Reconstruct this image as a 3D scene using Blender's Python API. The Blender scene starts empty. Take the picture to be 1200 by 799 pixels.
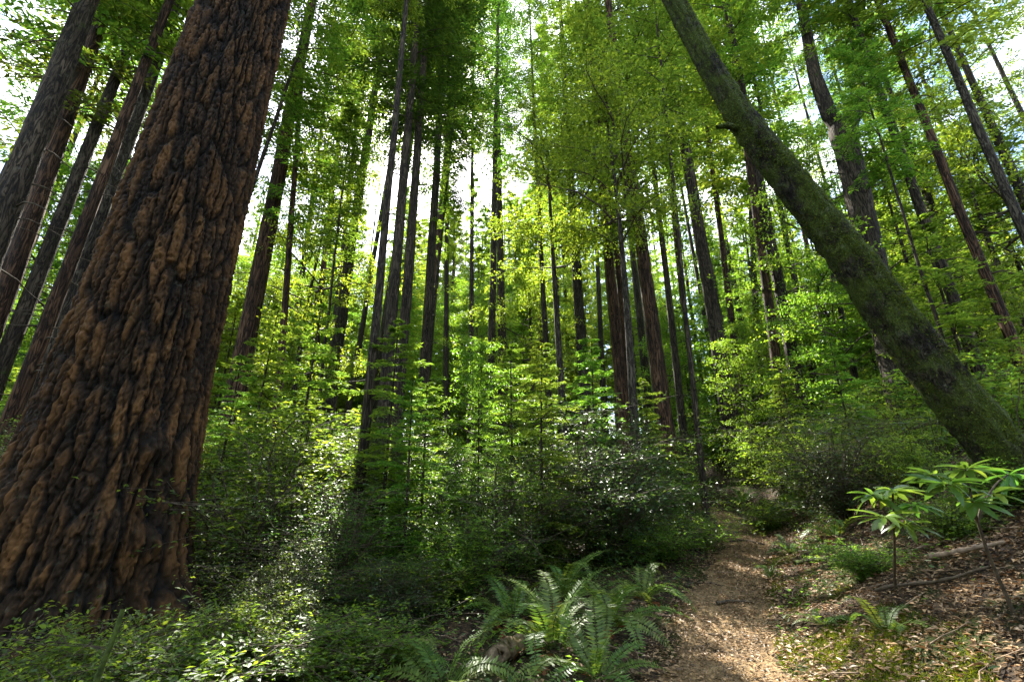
import bpy, math, random
import numpy as np

R = math.radians
C = bpy.context.scene.collection
scene = bpy.context.scene

# ------------------------------------------------------------------ camera model
F, CX0, CY0 = 530.0, 600.0, 399.5            # focal length in pixels of the 1200 x 799 frame
PITCH = math.atan(F / 1514.0)
CP, SP = math.cos(PITCH), math.sin(PITCH)
CAMZ = 1.5

def ray(px, py):
    cx, cy = (px - CX0) / F, (CY0 - py) / F
    return np.array([cx, CP - cy * SP, SP + cy * CP])

def pt(px, py, t):
    """world point seen at a pixel of the photograph at camera depth t"""
    return np.array([0, 0, CAMZ]) + ray(px, py) * t

# ------------------------------------------------------------------ terrain
PY_ = np.array([-60, 0, 4.7, 5.8, 6.9, 8.76, 10.1, 12.7, 15.0, 19.0, 26.0, 40, 400])
PX_ = np.array([0.9, 1.2, 1.86, 2.36, 2.9, 3.96, 4.85, 5.9, 6.3, 6.2, 4.0, 2.0, 2.0])
ZY_ = np.array([-400, -30, 0, 4.7, 15.0, 21.0, 60.0, 120, 400])
ZZ_ = np.array([-1.0, -0.3, 0, 0, 1.13, 2.2, 6.4, 9.0, 14])
SD_ = np.array([-400, -60, -13, -6.5, -3, -.55, .5, 2.5, 6.5, 14, 60, 400])
SZ_ = np.array([4.0, 2.2, .85, -.22, -.10, 0, 0, 1.15, 2.15, 3.0, 6.0, 12])

def smooth_interp(v, xs, ys, k):
    return sum(np.interp(v + o * k, xs, ys) for o in (-1, -.5, 0, .5, 1)) / 5

def path_x(y):
    return smooth_interp(np.asarray(y, float), PY_, PX_, .5)

def wob(x, y):
    return (.055 * np.sin(x * 1.3 + .7 * np.sin(y * .9)) * np.sin(y * 1.1 + 1.7) + .03 * np.sin(x * 3.1 + 2 + y * .8) * np.sin(y * 2.7 - x * .6)
            + .012 * np.sin(x * 7.3 + y * 3) * np.sin(y * 8.1 + 1))

def ground(x, y):
    x, y = np.asarray(x, float), np.asarray(y, float)
    d = x - path_x(y)
    off = np.clip((np.abs(d) - .5) / .8, 0, 1)
    return (smooth_interp(y, ZY_, ZZ_, 1.2) + smooth_interp(d, SD_, SZ_, .35) + wob(x, y) * (.25 + off) + .035 * (off - 1))

def gz(x, y):
    return float(ground(x, y))

def hit(px, py):
    """first point of the terrain on a pixel's ray"""
    r = ray(px, py)
    t = np.linspace(1.5, 90, 6000)
    below = CAMZ + r[2] * t <= ground(r[0] * t, r[1] * t)
    tt = t[np.argmax(below)] if below.any() else 40.0
    return np.array([r[0] * tt, r[1] * tt, gz(r[0] * tt, r[1] * tt)])

# ------------------------------------------------------------------ mesh helpers
def mesh_np(name, verts, faces, mats, mat_idx=None, smooth=False):
    """verts (n,3); faces: list of arrays (m,k)"""
    me = bpy.data.meshes.new(name)
    verts = np.asarray(verts, np.float32)
    me.vertices.add(len(verts))
    me.vertices.foreach_set('co', verts.ravel())
    faces = [np.asarray(f, np.int32) for f in faces if len(f)]
    loops = np.concatenate([f.ravel() for f in faces])
    sizes = np.concatenate([np.full(len(f), f.shape[1], np.int32) for f in faces])
    starts = np.concatenate([[0], np.cumsum(sizes)[:-1]]).astype(np.int32)
    me.loops.add(len(loops))
    me.loops.foreach_set('vertex_index', loops)
    me.polygons.add(len(sizes))
    me.polygons.foreach_set('loop_start', starts)
    me.polygons.foreach_set('loop_total', sizes)
    for m in mats:
        me.materials.append(m)
    if mat_idx is not None:
        me.polygons.foreach_set('material_index', np.asarray(mat_idx, np.int32))
    if smooth is not False:
        s = np.full(len(sizes), True) if smooth is True else np.asarray(smooth, bool)
        me.polygons.foreach_set('use_smooth', s)
    me.update(calc_edges=True)
    return me

def link(name, me, parent=None, loc=None):
    o = bpy.data.objects.new(name, me)
    C.objects.link(o)
    if parent is not None:
        o.parent = parent
    if loc is not None:
        o.location = [float(a) for a in loc]
    return o

def tag(o, label=None, cat=None, group=None, kind=None):
    for k, v in (('label', label), ('category', cat), ('group', group), ('kind', kind)):
        if v:
            o[k] = v
    return o

def thing(name, label, cat, loc, rz=0, group=None):
    o = link(name, None, None, loc)
    o.rotation_euler = (0, 0, rz)
    o.empty_display_size = .2
    return tag(o, label, cat, group)

class Geo:
    """collects pieces for one mesh: tubes and leaves, with material indices"""
    def __init__(self):
        self.v, self.f3, self.f4, self.m3, self.m4, self.n = [], [], [], [], [], 0
    def add(self, v, f, mat=0):
        v, f = np.asarray(v, float).reshape(-1, 3), np.asarray(f, int)
        if f.shape[1] == 3:
            self.f3.append(f + self.n); self.m3.append(np.full(len(f), mat))
        else:
            self.f4.append(f + self.n); self.m4.append(np.full(len(f), mat))
        self.v.append(v); self.n += len(v)
    def tube(self, pts, rad, seg=6, mat=0):
        pts = np.asarray(pts, float); rad = np.asarray(rad, float); n = len(pts)
        tan = np.gradient(pts, axis=0)
        tan /= np.linalg.norm(tan, axis=1)[:, None] + 1e-9
        ref = np.tile([0, 0, 1.0], (n, 1)); ref[np.abs(tan[:, 2]) > .8] = [1.0, 0, 0]
        a = np.cross(tan, ref); a /= np.linalg.norm(a, axis=1)[:, None] + 1e-9
        for k in range(1, n):                                  # keep frames from flipping
            a[k] = a[k - 1] - tan[k] * np.dot(a[k - 1], tan[k]); a[k] /= np.linalg.norm(a[k]) + 1e-9
        b = np.cross(tan, a)
        th = np.arange(seg) * 2 * np.pi / seg
        ring = a[:, None] * np.cos(th)[None, :, None] + b[:, None] * np.sin(th)[None, :, None]
        v = (pts[:, None] + ring * rad[:, None, None]).reshape(-1, 3)
        i, j = np.meshgrid(np.arange(n - 1), np.arange(seg), indexing='ij')
        k = (j + 1) % seg
        f = np.stack([i * seg + j, i * seg + k, (i + 1) * seg + k, (i + 1) * seg + j], -1).reshape(-1, 4)
        self.add(v, f, mat)
        return self
    def leaves(self, pos, axis, nrm, L, W, mat=0, fold=.18, belly=.45):
        """kite leaves: two triangles each, folded along the midrib and bent a little at the tip"""
        pos, axis, nrm = (np.asarray(q, float) for q in (pos, axis, nrm))
        n = len(pos)
        L = np.broadcast_to(L, n)[:, None]; W = np.broadcast_to(W, n)[:, None]
        axis = axis / (np.linalg.norm(axis, axis=1)[:, None] + 1e-9)
        nrm = nrm - axis * (nrm * axis).sum(1)[:, None]
        nrm /= np.linalg.norm(nrm, axis=1)[:, None] + 1e-9
        side = np.cross(axis, nrm)
        mid = pos + axis * L * belly
        v = np.stack([pos, mid + side * W * .5 + nrm * W * fold, pos + axis * L - nrm * L * .10, mid - side * W * .5 + nrm * W * fold], 1).reshape(-1, 3)
        b = np.arange(n) * 4
        f = np.concatenate([np.stack([b, b + 1, b + 2], 1), np.stack([b, b + 2, b + 3], 1)])
        self.add(v, f, mat)
        return self
    def mesh(self, name, mats, smooth=False):
        fs, ms, sm = [], [], []
        if self.f4:
            fs.append(np.concatenate(self.f4)); ms.append(np.concatenate(self.m4))
        if self.f3:
            fs.append(np.concatenate(self.f3)); ms.append(np.concatenate(self.m3))
        if smooth == 'tubes':
            smooth = np.concatenate([np.full(len(f), f.shape[1] == 4) for f in fs])
        return mesh_np(name, np.concatenate(self.v), fs, mats, np.concatenate(ms), smooth)

def unit(v):
    v = np.asarray(v, float)
    return v / (np.linalg.norm(v, axis=-1, keepdims=True) + 1e-9)

# ------------------------------------------------------------------ materials
def new_mat(name):
    m = bpy.data.materials.new(name); m.use_nodes = True
    nt = m.node_tree; nt.nodes.clear()
    return m, nt, nt.nodes, nt.links

def ramp(ns, stops):
    r = ns.new('ShaderNodeValToRGB'); e = r.color_ramp.elements
    while len(e) < len(stops): e.new(.5)
    for el, (p, c) in zip(e, stops):
        el.position = p; el.color = (*c, 1)
    return r

def leaf_mat(name, dark, light, trans, gloss=.35, rough=.42, tw=.5, hue=.0):
    """thin leaf: reflecting front, glowing when the sun is behind it; colour differs leaf by leaf and plant by plant"""
    m, nt, ns, ln = new_mat(name)
    out = ns.new('ShaderNodeOutputMaterial')
    geo = ns.new('ShaderNodeNewGeometry'); oi = ns.new('ShaderNodeObjectInfo')
    r1 = ramp(ns, [(0, dark), (.75, light), (1, [min(1, c * 1.35) for c in light])])
    ln.new(geo.outputs['Random Per Island'], r1.inputs[0])
    hs = ns.new('ShaderNodeHueSaturation')
    mr = ns.new('ShaderNodeMapRange'); mr.inputs['To Min'].default_value = .47; mr.inputs['To Max'].default_value = .52
    ln.new(oi.outputs['Random'], mr.inputs['Value']); ln.new(mr.outputs[0], hs.inputs['Hue'])
    ln.new(r1.outputs[0], hs.inputs['Color'])
    p = ns.new('ShaderNodeBsdfPrincipled')
    ln.new(hs.outputs[0], p.inputs['Base Color'])
    p.inputs['Roughness'].default_value = rough
    p.inputs['Specular IOR Level'].default_value = gloss
    t = ns.new('ShaderNodeBsdfTranslucent')
    r2 = ramp(ns, [(0, [c * .55 for c in trans]), (.6, trans), (1, [min(1, trans[0] * 1.7), min(1, trans[1] * 1.25), trans[2]])])
    ln.new(geo.outputs['Random Per Island'], r2.inputs[0])
    hs2 = ns.new('ShaderNodeHueSaturation'); ln.new(mr.outputs[0], hs2.inputs['Hue']); ln.new(r2.outputs[0], hs2.inputs['Color'])
    ln.new(hs2.outputs[0], t.inputs['Color'])
    mx = ns.new('ShaderNodeMixShader'); mx.inputs[0].default_value = tw
    ln.new(p.outputs[0], mx.inputs[1]); ln.new(t.outputs[0], mx.inputs[2]); ln.new(mx.outputs[0], out.inputs[0])
    return m

def bark_mat(name, deep, mid, high, moss=0.0, moss_col=(.035, .06, .008), scale=1.0, bump=.5, stretch=.16, lichen=0.0, plates=False):
    m, nt, ns, ln = new_mat(name)
    out = ns.new('ShaderNodeOutputMaterial'); p = ns.new('ShaderNodeBsdfPrincipled')
    tc = ns.new('ShaderNodeTexCoord'); mp = ns.new('ShaderNodeMapping')
    mp.inputs['Scale'].default_value = (scale, scale, scale * stretch)
    ln.new(tc.outputs['Object'], mp.inputs[0])
    n1 = ns.new('ShaderNodeTexNoise'); n1.inputs['Scale'].default_value = 7; n1.inputs['Detail'].default_value = 7; n1.inputs['Roughness'].default_value = .62; n1.inputs['Distortion'].default_value = .6
    ln.new(mp.outputs[0], n1.inputs[0])
    n2 = ns.new('ShaderNodeTexNoise'); n2.inputs['Scale'].default_value = 11; n2.inputs['Detail'].default_value = 3; n2.inputs['Roughness'].default_value = .5; n2.inputs['Distortion'].default_value = 1.2
    ln.new(mp.outputs[0], n2.inputs[0])
    sb = ns.new('ShaderNodeMath'); sb.operation = 'SUBTRACT'; sb.inputs[1].default_value = .5; ln.new(n2.outputs['Fac'], sb.inputs[0])
    ab = ns.new('ShaderNodeMath'); ab.operation = 'ABSOLUTE'; ln.new(sb.outputs[0], ab.inputs[0])
    vr = ns.new('ShaderNodeMapRange'); vr.inputs['From Max'].default_value = .11; ln.new(ab.outputs[0], vr.inputs['Value'])
    mul = ns.new('ShaderNodeMath'); mul.operation = 'MULTIPLY'
    ln.new(vr.outputs[0], mul.inputs[0]); ln.new(n1.outputs['Fac'], mul.inputs[1])
    rp = ramp(ns, [(.05, deep), (.35, mid), (.62, high)])
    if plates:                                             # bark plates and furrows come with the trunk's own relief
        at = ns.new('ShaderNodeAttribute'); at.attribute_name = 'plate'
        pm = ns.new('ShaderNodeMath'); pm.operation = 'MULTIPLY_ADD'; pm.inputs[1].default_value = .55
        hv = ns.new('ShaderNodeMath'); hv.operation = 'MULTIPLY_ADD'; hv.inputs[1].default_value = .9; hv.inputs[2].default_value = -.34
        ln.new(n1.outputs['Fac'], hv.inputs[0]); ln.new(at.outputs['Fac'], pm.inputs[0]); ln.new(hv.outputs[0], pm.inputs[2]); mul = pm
    ln.new(mul.outputs[0], rp.inputs[0])
    nb = ns.new('ShaderNodeTexNoise'); nb.inputs['Scale'].default_value = 1.1; nb.inputs['Detail'].default_value = 3
    ln.new(tc.outputs['Object'], nb.inputs[0])
    hs = ns.new('ShaderNodeHueSaturation'); nbr = ns.new('ShaderNodeMapRange')
    nbr.inputs['From Min'].default_value = .3; nbr.inputs['From Max'].default_value = .7; nbr.inputs['To Min'].default_value = .6; nbr.inputs['To Max'].default_value = 1.35
    ln.new(nb.outputs['Fac'], nbr.inputs['Value']); ln.new(nbr.outputs[0], hs.inputs['Value']); ln.new(rp.outputs[0], hs.inputs['Color'])
    col = hs.outputs[0]
    if moss > 0:
        nm = ns.new('ShaderNodeTexNoise'); nm.inputs['Scale'].default_value = 3.2; nm.inputs['Detail'].default_value = 8; nm.inputs['Roughness'].default_value = .7
        ln.new(tc.outputs['Object'], nm.inputs[0])
        th = ns.new('ShaderNodeMapRange'); th.inputs['From Min'].default_value = .72 - moss * .5; th.inputs['From Max'].default_value = .80 - moss * .38
        ln.new(nm.outputs['Fac'], th.inputs['Value'])
        nf = ns.new('ShaderNodeTexNoise'); nf.inputs['Scale'].default_value = 60; nf.inputs['Detail'].default_value = 4
        ln.new(tc.outputs['Object'], nf.inputs[0])
        mr2 = ramp(ns, [(.3, [c * .4 for c in moss_col]), (.55, moss_col), (.75, [c * 1.9 for c in moss_col])])
        ln.new(nf.outputs['Fac'], mr2.inputs[0])
        mx = ns.new('ShaderNodeMixRGB'); ln.new(th.outputs[0], mx.inputs[0]); ln.new(col, mx.inputs[1]); ln.new(mr2.outputs[0], mx.inputs[2])
        col = mx.outputs[0]
    if lichen > 0:
        nl = ns.new('ShaderNodeTexNoise'); nl.inputs['Scale'].default_value = 9; nl.inputs['Detail'].default_value = 6
        ln.new(tc.outputs['Object'], nl.inputs[0])
        lr = ns.new('ShaderNodeMapRange'); lr.inputs['From Min'].default_value = .62; lr.inputs['From Max'].default_value = .7; lr.inputs['To Max'].default_value = lichen
        ln.new(nl.outputs['Fac'], lr.inputs['Value'])
        mx = ns.new('ShaderNodeMixRGB'); ln.new(lr.outputs[0], mx.inputs[0]); ln.new(col, mx.inputs[1]); mx.inputs[2].default_value = (.16, .17, .12, 1)
        col = mx.outputs[0]
    ln.new(col, p.inputs['Base Color'])
    p.inputs['Roughness'].default_value = .9; p.inputs['Specular IOR Level'].default_value = .25
    nh = ns.new('ShaderNodeTexNoise'); nh.inputs['Scale'].default_value = 30; nh.inputs['Detail'].default_value = 5
    ln.new(mp.outputs[0], nh.inputs[0])
    ad = ns.new('ShaderNodeMath'); ad.operation = 'MULTIPLY_ADD'; ad.inputs[1].default_value = .35
    ln.new(nh.outputs['Fac'], ad.inputs[0]); ln.new(mul.outputs[0], ad.inputs[2])
    bp = ns.new('ShaderNodeBump'); bp.inputs['Strength'].default_value = bump; bp.inputs['Distance'].default_value = .05
    ln.new(ad.outputs[0], bp.inputs['Height']); ln.new(bp.outputs[0], p.inputs['Normal'])
    ln.new(p.outputs[0], out.inputs[0])
    return m

def plain_mat(name, a, b, scale=20, rough=.85, bump=.3, spec=.25):
    m, nt, ns, ln = new_mat(name)
    out = ns.new('ShaderNodeOutputMaterial'); p = ns.new('ShaderNodeBsdfPrincipled')
    tc = ns.new('ShaderNodeTexCoord'); n = ns.new('ShaderNodeTexNoise'); n.inputs['Scale'].default_value = scale; n.inputs['Detail'].default_value = 6
    ln.new(tc.outputs['Object'], n.inputs[0])
    rp = ramp(ns, [(.3, a), (.7, b)]); ln.new(n.outputs['Fac'], rp.inputs[0]); ln.new(rp.outputs[0], p.inputs['Base Color'])
    p.inputs['Roughness'].default_value = rough; p.inputs['Specular IOR Level'].default_value = spec
    bp = ns.new('ShaderNodeBump'); bp.inputs['Strength'].default_value = bump; bp.inputs['Distance'].default_value = .02
    ln.new(n.outputs['Fac'], bp.inputs['Height']); ln.new(bp.outputs[0], p.inputs['Normal'])
    ln.new(p.outputs[0], out.inputs[0])
    return m

M = {}
M['bark_giant'] = bark_mat('bark_giant', (.003, .002, .001), (.024, .012, .0042), (.098, .046, .0140), moss=.16, moss_col=(.025, .03, .006), scale=1.0, bump=.7, stretch=.3, lichen=.12, plates=True)  # ridge colour lifted for shadow detail and warmed against bluish sky light
M['bark_red'] = bark_mat('bark_red', (.010, .006, .004), (.066, .034, .018), (.140, .078, .043), moss=.1, scale=1.1, bump=.8, stretch=.1)  # this and bark_dark lightened to show the lifted light on mid-forest trunks
M['bark_dark'] = bark_mat('bark_dark', (.009, .007, .005), (.044, .031, .020), (.094, .070, .046), moss=.25, scale=1.2, bump=.7, stretch=.14, lichen=.25)
M['bark_grey'] = bark_mat('bark_grey', (.011, .008, .006), (.050, .039, .027), (.10, .082, .060), moss=.2, scale=1.3, bump=.7, stretch=.16, lichen=.4)
M['bark_moss'] = bark_mat('bark_moss', (.006, .005, .003), (.024, .019, .011), (.06, .05, .03), moss=.66, moss_col=(.056, .078, .007), scale=1.6, bump=.8, stretch=.4, lichen=.3)
M['twig'] = plain_mat('twig_bark', (.035, .026, .016), (.10, .075, .05), 30)
M['dead_wood'] = plain_mat('dead_wood', (.12, .08, .05), (.30, .22, .15), 25)
M['moss_stem'] = plain_mat('moss_stem', (.02, .03, .005), (.07, .10, .015), 40)
M['needle'] = leaf_mat('conifer_needles', (.024, .056, .010), (.055, .105, .018), (.215, .40, .034), gloss=.25, rough=.5, tw=.52)  # translucent tint, here and in far_needles, brightened for the backlit canopy glow
M['needle_far'] = leaf_mat('far_needles', (.030, .062, .012), (.060, .11, .020), (.25, .43, .04), gloss=.2, rough=.55, tw=.55)
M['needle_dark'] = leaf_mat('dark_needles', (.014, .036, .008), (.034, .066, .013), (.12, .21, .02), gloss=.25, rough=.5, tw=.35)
M['broad'] = leaf_mat('broad_leaves', (.026, .060, .010), (.058, .112, .018), (.275, .48, .034), gloss=.35, rough=.42, tw=.55)
M['shrub'] = leaf_mat('shrub_leaves', (.020, .050, .012), (.050, .095, .022), (.195, .38, .034), gloss=.36, rough=.42, tw=.44)
M['shrub_light'] = leaf_mat('light_shrub_leaves', (.026, .060, .010), (.060, .115, .018), (.26, .46, .034), gloss=.32, rough=.45, tw=.5)
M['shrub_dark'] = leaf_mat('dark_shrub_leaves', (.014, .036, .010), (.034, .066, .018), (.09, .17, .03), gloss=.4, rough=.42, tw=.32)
M['fern'] = leaf_mat('fern_pinnae', (.045, .090, .016), (.095, .165, .030), (.22, .36, .04), gloss=.35, rough=.42, tw=.40)
M['rhodo'] = leaf_mat('rhododendron_leaves', (.030, .085, .014), (.055, .13, .022), (.20, .40, .04), gloss=.5, rough=.33, tw=.42)
M['dry'] = leaf_mat('dry_leaves', (.045, .027, .011), (.30, .205, .10), (.20, .12, .05), gloss=.3, rough=.5, tw=.15)  # hue shifted to yellow-brown to offset the pinkish cast of skylight
M['rust'] = leaf_mat('rusty_frond', (.14, .045, .015), (.30, .11, .03), (.35, .14, .03), gloss=.3, rough=.5, tw=.35)
M['moss'] = leaf_mat('moss_blades', (.050, .070, .007), (.125, .145, .012), (.27, .30, .015), gloss=.2, rough=.7, tw=.35)

def ground_mat():
    m, nt, ns, ln = new_mat('forest_floor')
    out = ns.new('ShaderNodeOutputMaterial'); p = ns.new('ShaderNodeBsdfPrincipled')
    tc = ns.new('ShaderNodeTexCoord')
    n1 = ns.new('ShaderNodeTexNoise'); n1.inputs['Scale'].default_value = 1.3; n1.inputs['Detail'].default_value = 7; n1.inputs['Roughness'].default_value = .65
    n2 = ns.new('ShaderNodeTexVoronoi'); n2.inputs['Scale'].default_value = 26
    n3 = ns.new('ShaderNodeTexNoise'); n3.inputs['Scale'].default_value = 40; n3.inputs['Detail'].default_value = 6
    for n in (n1, n2, n3): ln.new(tc.outputs['Object'], n.inputs[0])
    litter = ramp(ns, [(.0, (.012, .008, .005)), (.45, (.036, .023, .013)), (.8, (.075, .050, .027)), (1, (.20, .14, .085))])  # litter browns darkened to paint in the shade on the right bank
    sep = ns.new('ShaderNodeSeparateColor'); ln.new(n2.outputs['Color'], sep.inputs[0])
    mm = ns.new('ShaderNodeMath'); mm.operation = 'MULTIPLY'; ln.new(sep.outputs[0], mm.inputs[0]); 
    m2 = ns.new('ShaderNodeMath'); m2.operation = 'MULTIPLY_ADD'; m2.inputs[1].default_value = 1.2; m2.inputs[2].default_value = .25; ln.new(n3.outputs['Fac'], m2.inputs[0])
    ln.new(m2.outputs[0], mm.inputs[1]); ln.new(mm.outputs[0], litter.inputs[0])
    moss = ramp(ns, [(.3, (.010, .017, .003)), (.55, (.030, .042, .006)), (.75, (.075, .082, .010))]); ln.new(n3.outputs['Fac'], moss.inputs[0])
    th = ns.new('ShaderNodeMapRange'); th.inputs['From Min'].default_value = .50; th.inputs['From Max'].default_value = .58; ln.new(n1.outputs['Fac'], th.inputs['Value'])
    mx = ns.new('ShaderNodeMixRGB'); ln.new(th.outputs[0], mx.inputs[0]); ln.new(litter.outputs[0], mx.inputs[1]); ln.new(moss.outputs[0], mx.inputs[2])
    ln.new(mx.outputs[0], p.inputs['Base Color']); p.inputs['Roughness'].default_value = .92; p.inputs['Specular IOR Level'].default_value = .2
    ad = ns.new('ShaderNodeMath'); ad.operation = 'ADD'; ln.new(n3.outputs['Fac'], ad.inputs[0]); ln.new(n2.outputs['Distance'], ad.inputs[1])
    bp = ns.new('ShaderNodeBump'); bp.inputs['Strength'].default_value = .8; bp.inputs['Distance'].default_value = .03
    ln.new(ad.outputs[0], bp.inputs['Height']); ln.new(bp.outputs[0], p.inputs['Normal']); ln.new(p.outputs[0], out.inputs[0])
    return m

def path_mat():
    m, nt, ns, ln = new_mat('trodden_earth')
    out = ns.new('ShaderNodeOutputMaterial'); p = ns.new('ShaderNodeBsdfPrincipled')
    tc = ns.new('ShaderNodeTexCoord')
    n1 = ns.new('ShaderNodeTexNoise'); n1.inputs['Scale'].default_value = 2.2; n1.inputs['Detail'].default_value = 6
    n2 = ns.new('ShaderNodeTexVoronoi'); n2.inputs['Scale'].default_value = 45
    n3 = ns.new('ShaderNodeTexNoise'); n3.inputs['Scale'].default_value = 70; n3.inputs['Detail'].default_value = 6
    for n in (n1, n2, n3): ln.new(tc.outputs['Object'], n.inputs[0])
    a = ramp(ns, [(.3, (.075, .048, .022)), (.5, (.17, .112, .054)), (.7, (.28, .195, .10))]); ln.new(n1.outputs['Fac'], a.inputs[0])
    sep = ns.new('ShaderNodeSeparateColor'); ln.new(n2.outputs['Color'], sep.inputs[0])
    b = ramp(ns, [(0, (.35, .33, .30)), (.5, (.8, .78, .74)), (.85, (1.1, 1.05, .95)), (1, (1.9, 1.8, 1.6))]); ln.new(sep.outputs[0], b.inputs[0])
    mx = ns.new('ShaderNodeMixRGB'); mx.blend_type = 'MULTIPLY'; mx.inputs[0].default_value = .75
    ln.new(a.outputs[0], mx.inputs[1]); ln.new(b.outputs[0], mx.inputs[2]); ln.new(mx.outputs[0], p.inputs['Base Color'])
    p.inputs['Roughness'].default_value = .9; p.inputs['Specular IOR Level'].default_value = .2
    ad = ns.new('ShaderNodeMath'); ad.operation = 'ADD'; ln.new(n3.outputs['Fac'], ad.inputs[0]); ln.new(sep.outputs[0], ad.inputs[1])
    bp = ns.new('ShaderNodeBump'); bp.inputs['Strength'].default_value = .6; bp.inputs['Distance'].default_value = .015
    ln.new(ad.outputs[0], bp.inputs['Height']); ln.new(bp.outputs[0], p.inputs['Normal']); ln.new(p.outputs[0], out.inputs[0])
    return m

# ------------------------------------------------------------------ ground and path
def build_ground():
    def axis(fine0, fine1, step, far):
        inner = np.arange(fine0, fine1 + 1e-6, step)
        g, s = [], step
        e = fine1
        while e < far:
            s *= 1.18; e += s; g.append(e)
        h, s, e = [], step, fine0
        while e > -far:
            s *= 1.18; e -= s; h.append(e)
        return np.concatenate([h[::-1], inner, g])
    X, Y = axis(-8, 9, .07, 260), axis(.5, 18, .07, 300)
    gx, gy = np.meshgrid(X, Y, indexing='ij')
    z = ground(gx, gy)
    rng = np.random.default_rng(3)
    near = (np.abs(gx) < 9) & (gy < 18) & (gy > .4)
    z = z + near * rng.normal(0, .007, z.shape)
    v = np.stack([gx, gy, z], -1).reshape(-1, 3)
    ny = len(Y)
    i, j = np.meshgrid(np.arange(len(X) - 1), np.arange(ny - 1), indexing='ij')
    f = np.stack([i * ny + j, (i + 1) * ny + j, (i + 1) * ny + j + 1, i * ny + j + 1], -1).reshape(-1, 4)
    tag(link('ground', mesh_np('ground', v, [f], [ground_mat()], smooth=True)), kind='structure')
    # the path: its own sheet a little above the floor, ragged at both sides
    ys = np.arange(-1, 22, .05)
    us = np.linspace(-1, 1, 25)
    hw_l = .50 + .07 * np.sin(ys * 2.1) + .05 * np.sin(ys * 5.3 + 1) + rng.normal(0, .015, len(ys))
    hw_r = .50 + .08 * np.sin(ys * 1.7 + 2) + .05 * np.sin(ys * 6.1) + rng.normal(0, .015, len(ys))
    fade = np.interp(ys, [0, 6, 10, 15, 20], [1.35, 1.28, 1.0, .8, .6])
    gx = path_x(ys)[:, None] + np.where(us[None] < 0, hw_l[:, None], hw_r[:, None]) * fade[:, None] * us[None]
    gy = np.repeat(ys[:, None], len(us), 1)
    z = ground(gx, gy) + .022 - .035 * np.abs(us[None]) ** 6 + rng.normal(0, .004, gx.shape)
    v = np.stack([gx, gy, z], -1).reshape(-1, 3); n = len(us)
    i, j = np.meshgrid(np.arange(len(ys) - 1), np.arange(n - 1), indexing='ij')
    f = np.stack([i * n + j, i * n + j + 1, (i + 1) * n + j + 1, (i + 1) * n + j], -1).reshape(-1, 4)
    tag(link('path', mesh_np('path', v, [f], [path_mat()], smooth=True)), kind='structure')

build_ground()

# ------------------------------------------------------------------ trunks
def fbm1(rng, n, lo, amp):
    t = np.linspace(0, 1, n); s = np.zeros(n)
    for k in range(4):
        s += amp / (1.7 ** k) * np.sin(2 * np.pi * (lo * 2 ** k * t + rng.random()))
    return s

def trunk_mesh(name, H, r0, r1, lean, mat, seed, seg=20, rings=50, flare=.5, flare_h=1.2, bend=.0, rough=.06, limbs=None, depth=.6):
    """tapered trunk from below ground to height H; lean = (dx,dy) per metre of height"""
    rng = np.random.default_rng(seed)
    u = np.linspace(0, 1, rings) ** 1.25
    z = -depth + (H + depth) * u
    h = np.clip(z / H, 0, 1)
    r = r1 + (r0 - r1) * (1 - h) ** .85
    r = r * (1 + flare * np.exp(-np.clip(z, 0, None) / flare_h))
    cx = lean[0] * z + bend * np.sin(h * np.pi * 1.3) + fbm1(rng, rings, 1.5, .03 * r0 + .01)
    cy = lean[1] * z + fbm1(rng, rings, 1.3, .03 * r0 + .01)
    th = np.arange(seg) * 2 * np.pi / seg
    ph = rng.random(6) * 6.28
    lob = sum(a * np.sin(k * th + ph[k]) for k, a in ((2, .03), (3, .035), (5, .03)))
    rr = r[:, None] * (1 + lob[None] * (1 + 2.0 * np.exp(-np.clip(z, 0, None) / flare_h))[:, None] + rng.normal(0, rough * .5, (rings, seg)) + rng.normal(0, rough * .5, (1, seg)))
    g = Geo()
    v = np.stack([cx[:, None] + rr * np.cos(th), cy[:, None] + rr * np.sin(th), np.repeat(z[:, None], seg, 1)], -1).reshape(-1, 3)
    i, j = np.meshgrid(np.arange(rings - 1), np.arange(seg), indexing='ij'); k = (j + 1) % seg
    f = np.stack([i * seg + j, i * seg + k, (i + 1) * seg + k, (i + 1) * seg + j], -1).reshape(-1, 4)
    g.add(v, f, 0)
    cen = lambda q: np.array([np.interp(q, z, cx), np.interp(q, z, cy), q])
    rad = lambda q: float(np.interp(q, z, r))
    for (lo, hi, n, ln_, droop) in (limbs or []):               # bare dead limbs left on the trunk
        for _ in range(n):
            q = rng.uniform(lo, hi); a = rng.uniform(0, 6.28); L = ln_ * rng.uniform(.4, 1.2)
            d = np.array([math.cos(a), math.sin(a), 0.0])
            s = np.linspace(0, 1, 5)
            p = cen(q) + d * rad(q) * .8 + d * (s * L)[:, None] + np.array([0, 0, 1.0]) * (-droop * L * s ** 1.6 + .05 * L * np.sin(s * 5 + a))[:, None] + np.cross(d, [0, 0, 1]) * (.08 * L * np.sin(s * 4 + a))[:, None]
            g.tube(p, np.interp(s, [0, 1], [.014 + .006 * L, .004]) * rng.uniform(.8, 1.3), 5, 1)
            if L > .7 and rng.random() < .7:
                kk = rng.integers(1, 4); e = p[kk] + (d * rng.uniform(.2, .4) + np.cross(d, [0, 0, 1]) * rng.uniform(-.5, .5)) * L * .7 + [0, 0, -.1 * L]
                g.tube([p[kk], (p[kk] + e) / 2 + [0, 0, .02], e], [.009, .006, .003], 4, 1)
    return g.mesh(name, [mat, M['twig']], 'tubes')

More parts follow.
